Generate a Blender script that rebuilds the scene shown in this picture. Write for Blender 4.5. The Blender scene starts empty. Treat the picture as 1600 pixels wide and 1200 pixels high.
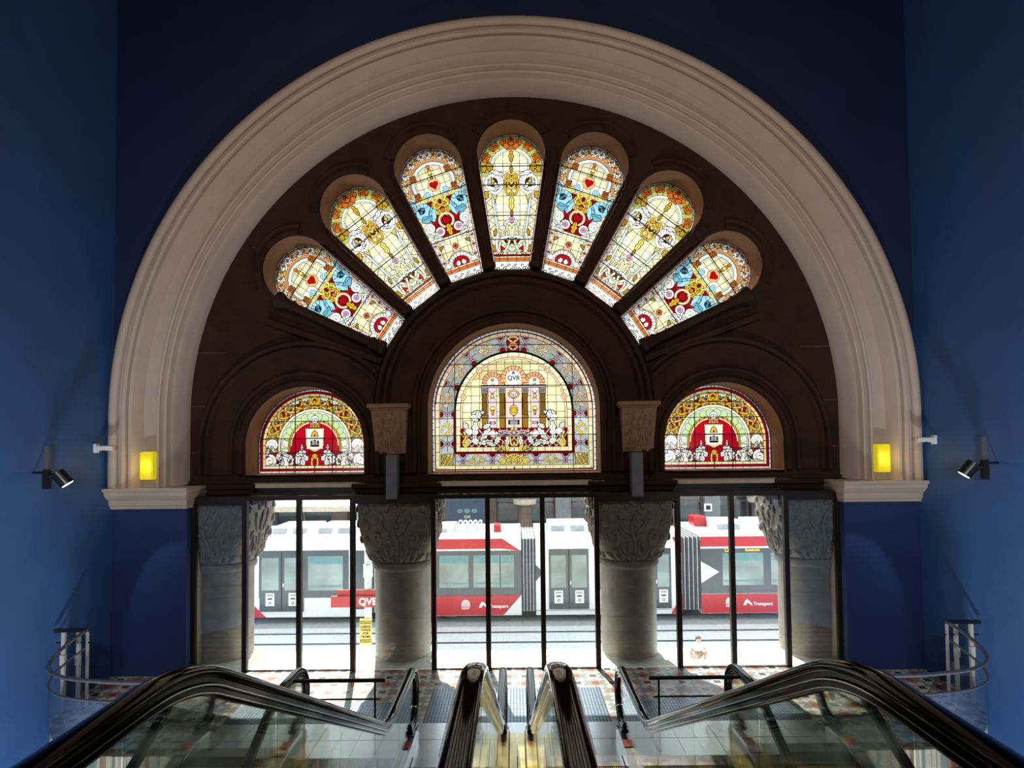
import bpy, bmesh, math, random
import numpy as np
from mathutils import Vector, Matrix
random.seed(7)
rng = np.random.default_rng(5)
SC = bpy.context.scene
COL = SC.collection
PI = math.pi
R = math.radians

# ------------------------------------------------------------------ materials
def lin(c):
    c = np.asarray(c, dtype=float) / 255.0
    return np.where(c <= 0.04045, c / 12.92, ((c + 0.055) / 1.055) ** 2.4)

def new_mat(name):
    m = bpy.data.materials.new(name)
    m.use_nodes = True
    nt = m.node_tree
    nt.nodes.clear()
    out = nt.nodes.new('ShaderNodeOutputMaterial')
    return m, nt, out

def pmat(name, col, rough=0.6, metal=0.0, var=0.12, scale=6.0, bump=0.0, bscale=40.0, coat=0.0, emit=None, estr=0.0, spec=0.5):
    m, nt, out = new_mat(name)
    N = nt.nodes; L = nt.links
    b = N.new('ShaderNodeBsdfPrincipled')
    b.inputs['Roughness'].default_value = rough
    b.inputs['Metallic'].default_value = metal
    b.inputs['Coat Weight'].default_value = coat
    b.inputs['Specular IOR Level'].default_value = spec
    tc = N.new('ShaderNodeTexCoord')
    nz = N.new('ShaderNodeTexNoise'); nz.inputs['Scale'].default_value = scale; nz.inputs['Detail'].default_value = 5
    L.new(tc.outputs['Object'], nz.inputs['Vector'])
    rp = N.new('ShaderNodeValToRGB')
    c = np.array(col[:3], float)
    lo = np.clip(c * (1 - var), 0, 1); hi = np.clip(c * (1 + var), 0, 1)
    rp.color_ramp.elements[0].position = 0.3; rp.color_ramp.elements[1].position = 0.7
    rp.color_ramp.elements[0].color = (*lo, 1); rp.color_ramp.elements[1].color = (*hi, 1)
    L.new(nz.outputs['Fac'], rp.inputs['Fac'])
    L.new(rp.outputs['Color'], b.inputs['Base Color'])
    if bump:
        n2 = N.new('ShaderNodeTexNoise'); n2.inputs['Scale'].default_value = bscale; n2.inputs['Detail'].default_value = 6
        L.new(tc.outputs['Object'], n2.inputs['Vector'])
        bp = N.new('ShaderNodeBump'); bp.inputs['Strength'].default_value = bump; bp.inputs['Distance'].default_value = 0.01
        L.new(n2.outputs['Fac'], bp.inputs['Height']); L.new(bp.outputs['Normal'], b.inputs['Normal'])
    if emit is not None:
        b.inputs['Emission Color'].default_value = (*emit, 1); b.inputs['Emission Strength'].default_value = estr
    L.new(b.outputs['BSDF'], out.inputs['Surface'])
    return m

def glass_mat(name, tint=(1, 1, 1), refl=0.07, rough=0.0, haze=0.0):
    m, nt, out = new_mat(name); N = nt.nodes; L = nt.links
    t = N.new('ShaderNodeBsdfTransparent'); t.inputs['Color'].default_value = (*tint, 1)
    g = N.new('ShaderNodeBsdfGlossy'); g.inputs['Roughness'].default_value = rough
    lw = N.new('ShaderNodeLayerWeight'); lw.inputs['Blend'].default_value = 0.25
    mr = N.new('ShaderNodeMapRange'); mr.inputs['To Min'].default_value = refl; mr.inputs['To Max'].default_value = 0.6
    L.new(lw.outputs['Fresnel'], mr.inputs['Value'])
    mx = N.new('ShaderNodeMixShader')
    L.new(mr.outputs['Result'], mx.inputs['Fac']); L.new(t.outputs['BSDF'], mx.inputs[1]); L.new(g.outputs['BSDF'], mx.inputs[2])
    last = mx
    if haze:
        d = N.new('ShaderNodeBsdfTranslucent'); d.inputs['Color'].default_value = (.9, .95, .95, 1)
        tc = N.new('ShaderNodeTexCoord'); nz = N.new('ShaderNodeTexNoise'); nz.inputs['Scale'].default_value = 1.3; nz.inputs['Detail'].default_value = 4
        L.new(tc.outputs['Object'], nz.inputs['Vector'])
        mh = N.new('ShaderNodeMath'); mh.operation = 'MULTIPLY'; mh.inputs[1].default_value = haze * 2
        L.new(nz.outputs['Fac'], mh.inputs[0])
        m2 = N.new('ShaderNodeMixShader'); L.new(mh.outputs[0], m2.inputs['Fac'])
        L.new(mx.outputs[0], m2.inputs[1]); L.new(d.outputs['BSDF'], m2.inputs[2]); last = m2
    L.new(last.outputs[0], out.inputs['Surface'])
    return m

def stained_mat():
    m, nt, out = new_mat('stained_glass'); N = nt.nodes; L = nt.links
    at = N.new('ShaderNodeAttribute'); at.attribute_name = 'paint'
    tc = N.new('ShaderNodeTexCoord'); nz = N.new('ShaderNodeTexNoise'); nz.inputs['Scale'].default_value = 9; nz.inputs['Detail'].default_value = 3
    L.new(tc.outputs['Object'], nz.inputs['Vector'])
    mr = N.new('ShaderNodeMapRange'); mr.inputs['From Min'].default_value = .3; mr.inputs['From Max'].default_value = .7
    mr.inputs['To Min'].default_value = .25; mr.inputs['To Max'].default_value = .30
    L.new(nz.outputs['Fac'], mr.inputs['Value'])
    mc = N.new('ShaderNodeMix'); mc.data_type = 'RGBA'; mc.blend_type = 'MULTIPLY'; mc.inputs['Factor'].default_value = 1
    L.new(at.outputs['Color'], mc.inputs['A']); L.new(mr.outputs['Result'], mc.inputs['B'])
    tl = N.new('ShaderNodeBsdfTranslucent'); tr = N.new('ShaderNodeBsdfTransparent')
    L.new(mc.outputs['Result'], tl.inputs['Color']); 
    m6 = N.new('ShaderNodeMix'); m6.data_type = 'RGBA'; m6.blend_type = 'MULTIPLY'; m6.inputs['Factor'].default_value = 1
    m6.inputs['B'].default_value = (.6, .6, .6, 1); L.new(at.outputs['Color'], m6.inputs['A']); L.new(m6.outputs['Result'], tr.inputs['Color'])
    mx = N.new('ShaderNodeMixShader'); mx.inputs['Fac'].default_value = 0.30
    L.new(tl.outputs[0], mx.inputs[1]); L.new(tr.outputs[0], mx.inputs[2])
    gl = N.new('ShaderNodeBsdfGlossy'); gl.inputs['Roughness'].default_value = .15
    m2 = N.new('ShaderNodeMixShader'); m2.inputs['Fac'].default_value = 0.03
    L.new(mx.outputs[0], m2.inputs[1]); L.new(gl.outputs[0], m2.inputs[2])
    L.new(m2.outputs[0], out.inputs['Surface'])
    return m

def tile_mat():
    m, nt, out = new_mat('tessellated_tile'); N = nt.nodes; L = nt.links
    b = N.new('ShaderNodeBsdfPrincipled'); b.inputs['Roughness'].default_value = .35
    tc = N.new('ShaderNodeTexCoord'); sp = N.new('ShaderNodeSeparateXYZ'); L.new(tc.outputs['Object'], sp.inputs[0])
    def math_(op, a, bb=None, c=None):
        n = N.new('ShaderNodeMath'); n.operation = op
        for i, v in enumerate((a, bb, c)):
            if v is None: continue
            if isinstance(v, (int, float)): n.inputs[i].default_value = v
            else: L.new(v, n.inputs[i])
        return n.outputs[0]
    S = 3.3
    u = math_('MULTIPLY', sp.outputs['X'], S); v = math_('MULTIPLY', sp.outputs['Y'], S)
    fu = math_('ABSOLUTE', math_('SUBTRACT', math_('FRACT', u), .5)); fv = math_('ABSOLUTE', math_('SUBTRACT', math_('FRACT', v), .5))
    dia = math_('ADD', fu, fv)
    inner = math_('LESS_THAN', math_('MAXIMUM', fu, fv), .2)
    mid = math_('LESS_THAN', dia, .5)
    par = math_('MODULO', math_('ADD', math_('FLOOR', u), math_('FLOOR', v)), 2)
    par = math_('LESS_THAN', math_('ABSOLUTE', par), .5)
    side = math_('GREATER_THAN', fu, fv)
    def mix(f, a, c):
        n = N.new('ShaderNodeMix'); n.data_type = 'RGBA'; L.new(f, n.inputs['Factor'])
        for k, x in (('A', a), ('B', c)):
            if isinstance(x, tuple): n.inputs[k].default_value = (*x, 1)
            else: L.new(x, n.inputs[k])
        return n.outputs['Result']
    cream = (.60, .52, .42); red = (.24, .05, .035); dark = (.035, .04, .045); grey = (.22, .25, .24); tan = (.34, .20, .11)
    cA = mix(par, red, dark)
    cB = mix(side, cream, grey)
    cC = mix(par, tan, cream)
    c = mix(mid, cB, cC); c = mix(inner, c, cA)
    grout = math_('LESS_THAN', math_('ABSOLUTE', math_('SUBTRACT', dia, .5)), .02)
    c = mix(grout, c, (.12, .1, .08))
    L.new(c, b.inputs['Base Color']); L.new(b.outputs[0], out.inputs['Surface'])
    return m

def paving_mat():
    m, nt, out = new_mat('street_paving'); N = nt.nodes; L = nt.links
    b = N.new('ShaderNodeBsdfPrincipled'); b.inputs['Roughness'].default_value = .8
    tc = N.new('ShaderNodeTexCoord')
    br = N.new('ShaderNodeTexBrick'); br.inputs['Scale'].default_value = 1.2
    br.inputs['Color1'].default_value = (.72, .75, .75, 1); br.inputs['Color2'].default_value = (.80, .82, .82, 1); br.inputs['Mortar'].default_value = (.58, .62, .63, 1)
    br.inputs['Mortar Size'].default_value = .01
    L.new(tc.outputs['Object'], br.inputs['Vector']); L.new(br.outputs['Color'], b.inputs['Base Color']); L.new(b.outputs[0], out.inputs['Surface'])
    return m

def ribbed_mat():
    m, nt, out = new_mat('ribbed_plate'); N = nt.nodes; L = nt.links
    b = N.new('ShaderNodeBsdfPrincipled'); b.inputs['Roughness'].default_value = .35; b.inputs['Metallic'].default_value = .6
    tc = N.new('ShaderNodeTexCoord'); ck = N.new('ShaderNodeTexBrick'); ck.inputs['Scale'].default_value = 9
    ck.inputs['Color1'].default_value = (.30, .36, .42, 1); ck.inputs['Color2'].default_value = (.24, .29, .34, 1); ck.inputs['Mortar'].default_value = (.04, .06, .09, 1)
    ck.inputs['Mortar Size'].default_value = .09; ck.inputs['Brick Width'].default_value = .45; ck.inputs['Row Height'].default_value = .45; ck.offset = 0
    L.new(tc.outputs['Object'], ck.inputs['Vector']); L.new(ck.outputs['Color'], b.inputs['Base Color']); L.new(b.outputs[0], out.inputs['Surface'])
    return m

M = {}
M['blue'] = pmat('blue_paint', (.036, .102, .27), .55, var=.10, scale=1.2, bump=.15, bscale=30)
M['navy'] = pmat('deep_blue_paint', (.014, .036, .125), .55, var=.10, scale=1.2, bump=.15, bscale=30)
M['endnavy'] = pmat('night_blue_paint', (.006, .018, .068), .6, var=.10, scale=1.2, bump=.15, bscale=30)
M['plaster'] = pmat('cream_plaster', (.56, .435, .345), .7, var=.05, scale=3, bump=.1, bscale=60)
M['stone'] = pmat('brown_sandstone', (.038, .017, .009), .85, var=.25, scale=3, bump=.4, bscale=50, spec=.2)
M['reveal'] = pmat('lit_brown_stone', (.30, .165, .095), .8, var=.12, scale=4, spec=.2)  # same sandstone made paler, with the window glow put into its colour
M['capstone'] = pmat('carved_sandstone', (.25, .215, .165), .85, var=.2, scale=8, bump=.3, bscale=60, spec=.2)
M['granite'] = pmat('polished_column_stone', (.24, .205, .155), .42, var=.25, scale=4)
M['bronze'] = pmat('dark_bronze_frame', (.022, .012, .007), .4, metal=.3, var=.2)
M['iron'] = pmat('black_iron', (.008, .007, .006), .6)
M['black'] = pmat('black_plastic', (.008, .008, .009), .35)
M['rubber'] = pmat('glossy_black_rubber', (.006, .004, .004), .06, spec=.3)
M['guide'] = pmat('black_guide_profile', (.006, .005, .005), .12, spec=.25)
M['chrome'] = pmat('polished_chrome', (.62, .60, .56), .16, metal=1, var=.05)
M['steel'] = pmat('brushed_steel', (.55, .57, .58), .30, metal=.85, var=.06, bump=.05, bscale=120)
M['goldsteel'] = pmat('gold_tinted_steel', (.62, .50, .27), .34, metal=.9, var=.1, scale=3)  # steel with the gold of reflected light put into its base colour
M['darksteel'] = pmat('dark_steel', (.07, .065, .06), .3, metal=.7)
M['railsteel'] = pmat('grey_rail_metal', (.16, .15, .15), .35, metal=.5)
M['postmetal'] = pmat('pale_post_metal', (.55, .50, .42), .4, metal=.3)
M['greybox'] = pmat('grey_powder_coat', (.12, .125, .14), .5)
M['whiteplastic'] = pmat('white_plastic', (.75, .73, .74), .4)
M['lampshade'] = pmat('yellow_lamp_glass', (.50, .42, .02), .4, emit=(.74, .60, .012), estr=.62)
M['lens'] = pmat('lamp_lens', (.9, .9, .8), .3, emit=(1, .95, .8), estr=3.0)
M['glass'] = glass_mat('clear_door_glass', (.94, .97, .97), .05, 0, haze=.003)
M['balglass'] = glass_mat('balustrade_glass', (.945, .96, .90), .02)
M['stained'] = stained_mat()
M['tile'] = tile_mat()
M['paving'] = paving_mat()
M['ribbed'] = ribbed_mat()
M['dimstone'] = pmat('pale_threshold_stone', (.62, .60, .52), .6)
M['ceil'] = pmat('ceiling_paint', (.05, .07, .12), .8)
M['twhite'] = pmat('tram_white_paint', (.80, .81, .82), .25, var=.02)
M['tred'] = pmat('tram_red_paint', (.52, .018, .028), .25, var=.04)
M['tdark'] = pmat('tram_grey_glazing', (.075, .085, .095), .12, var=.1, scale=1)
M['twin'] = pmat('tram_window_glass', (.26, .31, .29), .05, var=.35, scale=.9)
M['tblind'] = pmat('teal_window_band', (.12, .27, .28), .3)
M['tbellow'] = pmat('bellows_grey', (.09, .09, .10), .6)
M['tbellow2'] = pmat('bellows_light_fold', (.55, .55, .57), .6)
M['troof'] = pmat('roof_unit_grey', (.42, .44, .46), .5)
M['paper'] = pmat('white_notice', (.85, .85, .84), .6, var=.02)
M['print'] = pmat('black_print', (.02, .02, .02), .6)
M['whiteprint'] = pmat('white_print', (.9, .88, .88), .5, var=.02)
M['amber'] = pmat('amber_display', (.8, .4, .02), .5, emit=(1, .55, .03), estr=1.0)
M['signred'] = pmat('sign_red', (.42, .03, .04), .4)
M['signyellow'] = pmat('sign_yellow', (.75, .52, .10), .5)
M['signblue'] = pmat('sign_blue', (.03, .05, .09), .4)
M['pole'] = pmat('pale_grey_pole', (.62, .63, .62), .4)
M['facade'] = pmat('brown_facade', (.16, .10, .08), .6, var=.2, scale=2)
M['facade2'] = pmat('grey_facade', (.20, .21, .22), .6, var=.15, scale=2)
M['shop'] = pmat('shop_glass', (.045, .055, .06), .08, var=.5, scale=.7)
M['cream'] = pmat('cream_stone', (.5, .44, .34), .7)
M['sticker'] = pmat('red_sticker', (.62, .07, .04), .5)
M['skin'] = pmat('skin', (.55, .33, .24), .6)
M['hair'] = pmat('brown_hair', (.12, .07, .04), .7)
M['shirt'] = pmat('white_cotton', (.82, .82, .80), .8)
M['shorts'] = pmat('tan_cotton', (.36, .28, .19), .8)
M['base'] = pmat('basement_floor', (.12, .10, .08), .5)

# ------------------------------------------------------------------ object helpers
def link(o):
    COL.objects.link(o); return o

def obj(name, bm, mat, parent=None, smooth=False, loc=None):
    if isinstance(bm, bmesh.types.BMesh):
        me = bpy.data.meshes.new(name)
        bmesh.ops.recalc_face_normals(bm, faces=bm.faces[:])
        bm.to_mesh(me); bm.free()
    else:
        me = bm
    me.materials.clear()
    me.materials.append(M[mat] if isinstance(mat, str) else mat)
    o = bpy.data.objects.new(name, me)
    if smooth:
        me.polygons.foreach_set('use_smooth', [True] * len(me.polygons))
        if smooth == 'auto':
            md = None
            try:
                me.set_sharp_from_angle(angle=R(38))
            except Exception:
                pass
    if parent: o.parent = parent
    if loc: o.location = loc
    return link(o)

def tag(o, label, cat=None, group=None, kind=None):
    if label: o['label'] = label
    if cat: o['category'] = cat
    if group: o['group'] = group
    if kind: o['kind'] = kind
    return o

def thing(name, label, cat, loc=(0, 0, 0), rotz=0, group=None, kind=None):
    o = bpy.data.objects.new(name, None); link(o)
    o.location = loc; o.rotation_euler = (0, 0, rotz); o.empty_display_size = .1
    return tag(o, label, cat, group, kind)

def struct(o, label, cat='building part'):
    return tag(o, label, cat, None, 'structure')

def copy_tree(o, parent=None):
    c = o.copy(); link(c); c.parent = parent
    for ch in [x for x in COL.objects if x.parent == o]:
        copy_tree(ch, c)
    return c

# ------------------------------------------------------------------ mesh helpers
def B(): return bmesh.new()

def box(bm, x0, x1, y0, y1, z0, z1, bev=0):
    vs = [bm.verts.new((x, y, z)) for z in (z0, z1) for y in (y0, y1) for x in (x0, x1)]
    fs = [(0, 1, 3, 2), (4, 6, 7, 5), (0, 4, 5, 1), (2, 3, 7, 6), (0, 2, 6, 4), (1, 5, 7, 3)]
    nf = [bm.faces.new([vs[i] for i in f]) for f in fs]
    if bev:
        es = list({e for f in nf for e in f.edges})
        bmesh.ops.bevel(bm, geom=es, offset=bev, segments=2, affect='EDGES')
    return bm

def bx(*a, bev=0): return box(B(), *a, bev=bev)

def sweep(bm, prof, path, side=None, closed=True, caps=True):
    """prof: list of (a,b); path: list of (point, A, Bv) frames -> point + a*A + b*Bv"""
    rings = []
    for p, A_, B_ in path:
        rings.append([bm.verts.new(Vector(p) + Vector(A_) * a + Vector(B_) * b) for a, b in prof])
    n = len(prof)
    for i in range(len(rings) - 1):
        for j in range(n if closed else n - 1):
            k = (j + 1) % n
            bm.faces.new((rings[i][j], rings[i][k], rings[i + 1][k], rings[i + 1][j]))
    if caps and closed:
        try:
            bm.faces.new(rings[0][::-1]); bm.faces.new(rings[-1])
        except Exception: pass
    return bm

def tube(bm, pts, r, seg=8, taper=None):
    pts = [Vector(p) for p in pts]
    n = len(pts)
    up = Vector((0, 0, 1))
    prev = None
    rings = []
    for i, p in enumerate(pts):
        t = (pts[min(i + 1, n - 1)] - pts[max(i - 1, 0)]).normalized()
        if prev is None:
            a = t.cross(up)
            if a.length < .05: a = t.cross(Vector((1, 0, 0)))
            a.normalize()
        else:
            a = prev - t * prev.dot(t); a.normalize()
        prev = a
        b = t.cross(a)
        rr = r if taper is None else r * taper[i]
        rings.append([bm.verts.new(p + (a * math.cos(2 * PI * k / seg) + b * math.sin(2 * PI * k / seg)) * rr) for k in range(seg)])
    for i in range(n - 1):
        for j in range(seg):
            k = (j + 1) % seg
            bm.faces.new((rings[i][j], rings[i][k], rings[i + 1][k], rings[i + 1][j]))
    bm.faces.new(rings[0][::-1]); bm.faces.new(rings[-1])
    return bm

def lathe(bm, prof, c=(0, 0), seg=40, axis='z'):
    rings = []
    for r, z in prof:
        rings.append([bm.verts.new((c[0] + r * math.cos(2 * PI * k / seg), c[1] + r * math.sin(2 * PI * k / seg), z)) for k in range(seg)])
    for i in range(len(rings) - 1):
        for j in range(seg):
            k = (j + 1) % seg
            bm.faces.new((rings[i][j], rings[i][k], rings[i + 1][k], rings[i + 1][j]))
    bm.faces.new(rings[0][::-1]); bm.faces.new(rings[-1])
    return bm

def prism(bm, poly, ax, a0, a1):
    """poly in the two other axes; ax = 'x','y','z'"""
    def P(u, v, a):
        return {'x': (a, u, v), 'y': (u, a, v), 'z': (u, v, a)}[ax]
    v0 = [bm.verts.new(P(u, v, a0)) for u, v in poly]
    v1 = [bm.verts.new(P(u, v, a1)) for u, v in poly]
    n = len(poly)
    bm.faces.new(v0[::-1]); bm.faces.new(v1)
    for i in range(n):
        j = (i + 1) % n
        bm.faces.new((v0[i], v0[j], v1[j], v1[i]))
    return bm

def plate(outer, holes, a0, a1, plane='xz'):
    """flat plate with holes made from a filled 2D curve; returns a mesh"""
    cu = bpy.data.curves.new('tmp', 'CURVE'); cu.dimensions = '2D'; cu.fill_mode = 'BOTH'
    cu.extrude = abs(a1 - a0) / 2
    for pl in [outer] + holes:
        s = cu.splines.new('POLY'); s.points.add(len(pl) - 1)
        for i, (x, y) in enumerate(pl): s.points[i].co = (x, y, 0, 1)
        s.use_cyclic_u = True
    o = bpy.data.objects.new('tmp', cu); link(o)
    bpy.context.view_layer.update()
    dg = bpy.context.evaluated_depsgraph_get()
    me = bpy.data.meshes.new_from_object(o.evaluated_get(dg))
    bpy.data.objects.remove(o); bpy.data.curves.remove(cu)
    mid = (a0 + a1) / 2
    for v in me.vertices:
        x, y, z = v.co
        v.co = (x, mid + z, y) if plane == 'xz' else (x, y, mid + z)
    if plane == 'xz': me.flip_normals()
    return me

def text_mesh(s, size, depth=.004, align='CENTER', bold=False):
    cu = bpy.data.curves.new('tmp', 'FONT'); cu.body = s; cu.size = size; cu.extrude = depth
    cu.align_x = align; cu.align_y = 'CENTER'
    if bold: cu.offset = size * .025
    o = bpy.data.objects.new('tmp', cu); link(o)
    bpy.context.view_layer.update()
    me = bpy.data.meshes.new_from_object(o.evaluated_get(bpy.context.evaluated_depsgraph_get()))
    bpy.data.objects.remove(o); bpy.data.curves.remove(cu)
    for v in me.vertices:
        x, y, z = v.co
        v.co = (x, -z, y)
    return me

def text_obj(name, s, size, loc, mat, parent, depth=.004, align='CENTER', bold=False):
    return obj(name, text_mesh(s, size, depth, align, bold), mat, parent, loc=loc)

def arc(cx, cz, r, a0, a1, n=40):
    return [(cx + r * math.cos(R(a0 + (a1 - a0) * i / n)), cz + r * math.sin(R(a0 + (a1 - a0) * i / n))) for i in range(n + 1)]

def arch_frames(cx, cz, legs, n=64, a0=0, a1=180):
    """frames for sweeping a (radius, y) profile round an arch with straight legs of length legs"""
    fr = []
    if legs: fr.append(((cx, 0, cz - legs), (math.cos(R(a0)), 0, 0), (0, 1, 0)))
    for i in range(n + 1):
        a = R(a0 + (a1 - a0) * i / n)
        fr.append(((cx, 0, cz), (math.cos(a), 0, math.sin(a)), (0, 1, 0)))
    if legs: fr.append(((cx, 0, cz - legs), (math.cos(R(a1)), 0, 0), (0, 1, 0)))
    return fr

# ------------------------------------------------------------------ main dimensions
CAMZ = 4.2
Y0 = 10.6      # plaster wall front
Y1 = 11.2      # brown stone wall front
YG = 11.78     # leaded glass
Y2 = 11.95     # stone wall back
XW = 7.40
AZ = 4.72      # centre of the big arch
FZ = 4.85      # centre of the fan of windows
PX = 0.0131    # one painting unit of glass, metres

# ------------------------------------------------------------------ room shell
ZB = -3.6      # lower level
ZT = 15.0
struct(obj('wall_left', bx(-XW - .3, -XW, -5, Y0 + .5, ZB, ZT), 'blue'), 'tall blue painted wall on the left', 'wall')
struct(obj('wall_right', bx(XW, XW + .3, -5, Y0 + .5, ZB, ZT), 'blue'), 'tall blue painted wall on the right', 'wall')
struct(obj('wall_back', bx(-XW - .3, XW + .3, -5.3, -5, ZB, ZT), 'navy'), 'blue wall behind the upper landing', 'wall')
struct(obj('ceiling', bx(-XW - .3, XW + .3, -5.3, Y2 + .1, ZT, ZT + .3), 'ceil'), 'dark ceiling high over the escalators', 'ceiling')
# blue end wall above and around the arch
outer = [(-XW - .02, 3.06), (-XW - .02, ZT), (XW + .02, ZT), (XW + .02, 3.06), (7.32, 3.06)] + arc(0, AZ, 7.32, 0, 180, 96) + [(-7.32, 3.06)]
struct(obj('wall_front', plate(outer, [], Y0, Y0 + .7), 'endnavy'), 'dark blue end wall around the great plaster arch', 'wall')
for s, nm, w in ((-1, 'left', 1), (1, 'right', 2)):
    x0, x1 = sorted((s * 6.02, s * (XW + .02)))
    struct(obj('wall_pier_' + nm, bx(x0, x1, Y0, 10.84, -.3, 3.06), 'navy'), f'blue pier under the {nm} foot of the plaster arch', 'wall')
    # moulded cap
    prof = [(0, 3.04), (-.05, 3.04), (-.06, 3.09), (-.09, 3.11), (-.10, 3.20), (-.16, 3.24), (-.22, 3.30), (-.23, 3.36), (-.27, 3.38), (-.27, 3.43), (0, 3.43)]
    bm = B()
    xi, xo = 6.02, XW + .02
    # mitred return round the inner end of the pier
    rings = []
    for (px, py, da, db) in ((s * xo, Y0, 0, 1), (s * xi, Y0, 1, 1), (s * xi, Y0 + 1.2, 1, 0)):
        rings.append([bm.verts.new((px + s * d * da * .5, py + d * db, z)) for d, z in prof])
    for i in range(2):
        for j in range(len(prof)):
            k = (j + 1) % len(prof)
            bm.faces.new((rings[i][j], rings[i][k], rings[i + 1][k], rings[i + 1][j]))
    bm.faces.new(rings[0][::-1]); bm.faces.new(rings[-1])
    box(bm, *sorted((s * xi, s * xo)), Y0 + .0, Y0 + .7, 3.05, 3.425)
    struct(obj(f'trim_{w}', bm, 'plaster'), f'moulded plaster cap under the {nm} foot of the big arch', 'moulding')
# the great plaster arch
prof = [(7.40, 10.62), (7.40, 10.50), (7.375, 10.46), (7.36, 10.41), (7.32, 10.375), (7.27, 10.36), (7.225, 10.372), (7.20, 10.40), (7.195, 10.46), (7.165, 10.47),
        (7.15, 10.41), (7.10, 10.40), (7.06, 10.43), (7.05, 10.50), (7.02, 10.505), (7.0, 10.45), (6.965, 10.46), (6.93, 10.52), (6.90, 10.58), (6.885, 10.61),
        (6.865, 10.66), (6.62, 10.68), (6.61, 10.61), (6.585, 10.60), (6.555, 10.615), (6.545, 10.68), (6.525, 10.71), (6.50, 10.675), (6.47, 10.69), (6.455, 10.74),
        (6.44, 10.79), (6.42, 10.78), (6.395, 10.81), (6.38, 10.87), (6.36, 10.90), (6.35, 10.98), (6.32, 11.02), (6.30, 11.25), (6.36, 11.28), (6.9, 11.28), (6.9, 10.8), (7.3, 10.7)]
struct(obj('trim_3', sweep(B(), prof, arch_frames(0, AZ, AZ - 3.43, 110)), 'plaster', smooth='auto'), 'great cream plaster arch of stepped mouldings around the windows', 'arch')

# ------------------------------------------------------------------ stone wall with its openings
def fan_hw(v):
    v = np.asarray(v, float)
    s = 26.5 + (52 - 26.5) * np.clip(v, 0, 177) / 177
    h = np.sqrt(np.clip(52.0 ** 2 - np.clip(v - 177, 0, 52) ** 2, 0, None))
    return np.where(v <= 177, s, h)
FR0 = 2.74
ANG = [90 - 18.9 * k for k in (-3, -2, -1, 0, 1, 2, 3)]
def fan_pt(ang, u, v, grow=0.0):
    a = R(ang); er = Vector((math.cos(a), math.sin(a))); et = Vector((math.sin(a), -math.cos(a)))
    p = er * (FR0 + v * PX) + et * (u * PX)
    return (p.x, FZ + p.y)
def fan_outline(ang, g=0.0, vlo=-10):
    pts = []
    vs = [vlo, 177] + [177 + 52 * math.sin(R(t)) for t in range(6, 90, 6)]
    right = []
    for v in vs:
        h = float(fan_hw(v)) if v >= 0 else 26.5 + 25.5 * v / 177
        gg = g
        right.append((h, v))
    def gr(h, v):
        if v > 177:
            f = (52 + g) / 52.0
            return (h * f, 177 + (v - 177) * f)
        return (h + g, v)
    right = [gr(h, v) for h, v in right]
    top = (0, 177 + 52 + g)
    loop = right + [top] + [(-h, v) for h, v in reversed(right)]
    return [fan_pt(ang, u, v) for u, v in loop]
def arch_outline(cx, cz, r, zb, n=48):
    return [(cx + r, zb)] + arc(cx, cz, r, 0, 180, n) + [(cx - r, zb)]
SX, SZ, SR = 4.08, 4.165, 1.16
CRR = 1.685
holes = [fan_outline(a, .2) for a in ANG] + [arch_outline(0, FZ, CRR + .0, 3.56), arch_outline(-SX, SZ, SR, 3.56), arch_outline(SX, SZ, SR, 3.56)]
outer = [(6.5, 3.42)] + arc(0, AZ, 6.5, 0, 180, 96) + [(-6.5, 3.42)]
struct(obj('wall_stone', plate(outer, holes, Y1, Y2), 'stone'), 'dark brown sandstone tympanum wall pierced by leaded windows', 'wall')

# mortar joints: thin pale lines on the stone as very shallow strips
bm = B()
def joint(bm, p, q, y=Y1 - .003, w=.006):
    p = Vector((p[0], 0, p[1])); q = Vector((q[0], 0, q[1])); d = (q - p).normalized(); n = Vector((-d.z, 0, d.x)) * w / 2
    vs = [bm.verts.new((v.x, yy, v.z)) for yy in (y, y + .006) for v in (p + n, p - n, q - n, q + n)]
    for f in ((0, 1, 2, 3), (7, 6, 5, 4), (0, 4, 5, 1), (1, 5, 6, 2), (2, 6, 7, 3), (3, 7, 4, 0)):
        bm.faces.new([vs[i] for i in f])
for a in ANG:
    joint(bm, fan_pt(a, 0, 177 + 53), (6.3 * math.cos(R(a)) * .97, AZ + 6.3 * math.sin(R(a)) * .97))
for s in (-1, 1):
    for z in (4.05, 4.95, 6.0):
        joint(bm, (s * 5.6, z), (s * 6.28, z))
    joint(bm, (s * 2.9, 4.0), (s * 1.72, 4.0))
    joint(bm, (s * 4.1, 5.4), (s * 4.1, 6.3))
M['joint'] = pmat('mortar', (.24, .15, .10), .9)
struct(obj('trim_4', bm, 'joint'), 'thin mortar joints of the brown stone wall', 'masonry joint')

# archivolt rings
def ring_obj(name, prof, cx, cz, legs, label, a0=0, a1=180, n=72, mat='stone'):
    return struct(obj(name, sweep(B(), prof, arch_frames(cx, cz, legs, n, a0, a1)), mat, smooth='auto'), label, 'moulding')
def roll(rc, yc, r, n=8):
    return [(rc + r * math.cos(R(t)), yc - r * math.sin(R(t))) for t in np.linspace(0, 180, n)]
c_prof = ([(2.69, Y1 + .02), (2.69, Y1 - .12)] + roll(2.63, Y1 - .13, .05) + [(2.56, Y1 - .10), (2.52, Y1 - .16), (2.46, Y1 - .16), (2.42, Y1 - .08), (2.40, Y1 - .06),
          (1.98, Y1 - .05)] + roll(1.93, Y1 - .07, .045) + [(1.87, Y1 - .03), (1.82, Y1 - .02)] + roll(1.76, Y1 - .03, .055) + [(1.70, Y1), (1.685, Y1 + .02)])
ring_obj('trim_5', c_prof, 0, FZ, FZ - 3.62, 'round stone arch mouldings framing the large middle window', n=80)
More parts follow.
